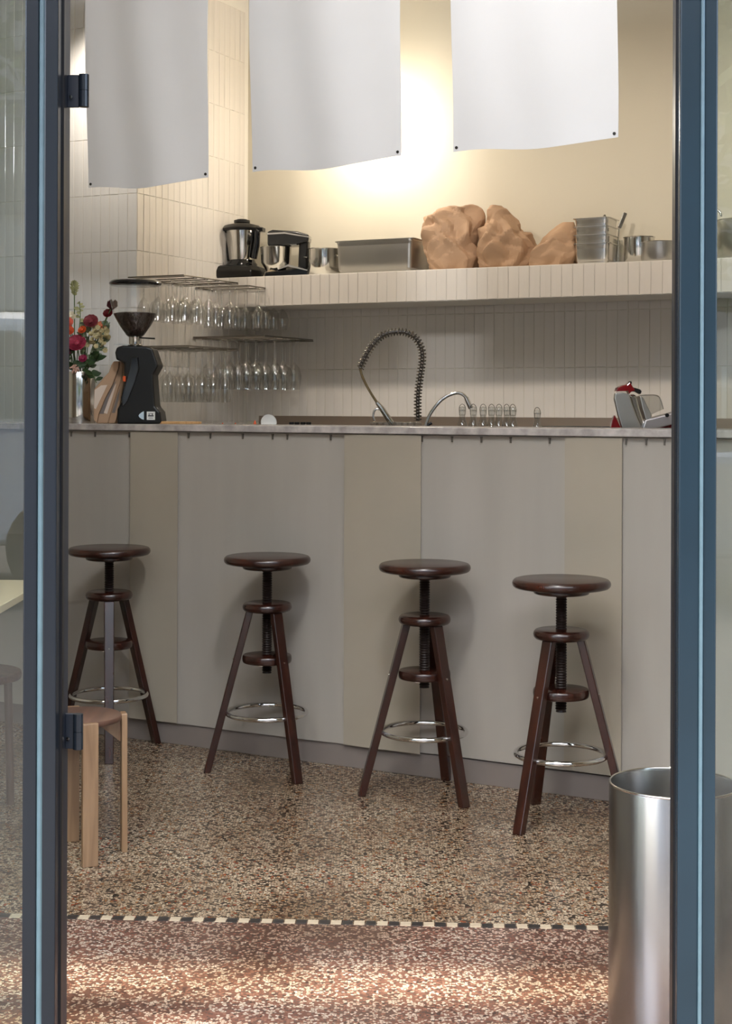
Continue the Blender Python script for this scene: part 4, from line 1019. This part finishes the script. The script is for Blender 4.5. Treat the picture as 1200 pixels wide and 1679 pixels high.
# unseen slab added to shade the frames; its slanted gap shapes the sun band
cn = MB().box((0, 0, 0), (5.0, 1.05, .08)).build('sun_blocker', mat('sun_blocker_grey', (120, 120, 118), .7), loc=(-1.1, 1.50, 3.28), rz=math.radians(9))
tag(cn, 'flat grey sun-blocking slab, added unseen above the pavement outside the shop', 'sun blocker')
bld = thing('street_building', 'ochre building across the street from the shop', 'building', (0, -17, 0))
MB().box((0, -1, 5.5), (30, 2, 11)).build('wall', mat('ochre_render', (168, 160, 148), .8, var=.08, vscale=1), bld)
wm = None
for r in range(3):
    for k in range(10):
        o = MB().box((0, 0, 0), (1.1, .1, 1.7)).build('window', M_BLACKG, bld) if wm is None else wm.copy()
        if wm is None: wm = o
        else: COL.objects.link(o)
        o.location = (-13 + k * 2.9, .03, 1.9 + r * 3.1)
def car(x, y, col, label, rz=0., hs=1.):
    t = thing('parked_car', label, 'car', (x, y, 0), rz, 'cars parked along the street'); t.scale = (1, 1, hs)
    m = mat('car_paint_%d' % col[0], col, .15, .3, coat=1.)
    MB().prism([(-2.1, .3), (2.1, .3), (2.15, .75), (1.95, .92), (1.1, 1.02), (-1.9, 1.05), (-2.15, .85)], -.85, .85).build('body', m, t, bevel=.08, bseg=3)
    MB().prism([(1.1, 1.0), (.45, 1.45), (-1.1, 1.5), (-1.75, 1.05)], -.74, .74).build('cabin_glass', M_BLACKG, t, bevel=.04)
    MB().prism([(.42, 1.46), (-1.12, 1.505), (-1.0, 1.53), (.3, 1.5)], -.7, .7).build('roof', m, t, bevel=.02)
    for sx in (-1.35, 1.35):
        for sy in (-.78, .78):
            MB().tube([(sx, sy - .1, .32), (sx, sy + .1, .32)], .32, 24).build('wheel', M_BLACK, t, smooth=40)
v = thing('parked_van', 'white van parked across from the shop door', 'van', (-4.4, -6.0, 0), 0)
M_VAN = mat('van_paint', (230, 232, 234), .15, coat=1.)
MB().prism([(-2.4, .35), (2.3, .35), (2.35, 1.0), (1.95, 1.2), (1.35, 1.95), (-2.4, 2.02)], -.9, .9).build('body', M_VAN, v, bevel=.09, bseg=3)
MB().prism([(1.75, 1.22), (1.25, 1.82), (.4, 1.84), (.4, 1.22)], -.93, .93).build('cab_window', M_BLACKG, v, bevel=.02)
for sx in (-1.5, 1.5):
    for sy in (-.8, .8):
        MB().tube([(sx, sy - .1, .34), (sx, sy + .1, .34)], .34, 24).build('wheel', M_BLACK, v, smooth=40)
car(1.2, -6.2, (150, 158, 166), 'grey car parked to the right across from the shop door'); car(7.0, -6.1, (60, 74, 96), 'blue car parked farther right along the street')
def tree(x, y, h, R, seed, label):
    rnd = random.Random(seed); t = thing('street_tree', label, 'tree', (x, y, 0), 0, 'trees along the street')
    MB().tube([(0, 0, 0), (.1, .05, h * .3), (-.05, .1, h * .6), (0, 0, h * .8)], [.2, .16, .12, .05], 10).build('trunk', mat('bark', (92, 80, 66), .9, bump=.6, bscale=20), t, smooth=60)
    b = MB()
    for i in range(2600):
        v = Vector((rnd.gauss(0, 1), rnd.gauss(0, 1), rnd.gauss(0, .75))); v = v.normalized() * R * rnd.random() ** .45; v.z += h * .72
        if v.z < h * .34: continue
        d = Vector((rnd.uniform(-1, 1), rnd.uniform(-1, 1), rnd.uniform(-.6, .6))).normalized(); e = d.orthogonal().normalized(); s_ = rnd.uniform(.09, .17)
        b.add([v - d * s_, v + e * s_ * .5, v + d * s_, v - e * s_ * .5], [(0, 1, 2, 3)])
    b.build('crown', mat('tree_leaf', (66, 92, 44), .5, var=.2), t, fixn=False, kind='stuff')
tree(2.7, -8.3, 6.3, 2.5, 4, 'leafy street tree to the right behind the viewer'); tree(-6.5, -8.2, 6.8, 2.4, 9, 'leafy street tree to the left behind the viewer')
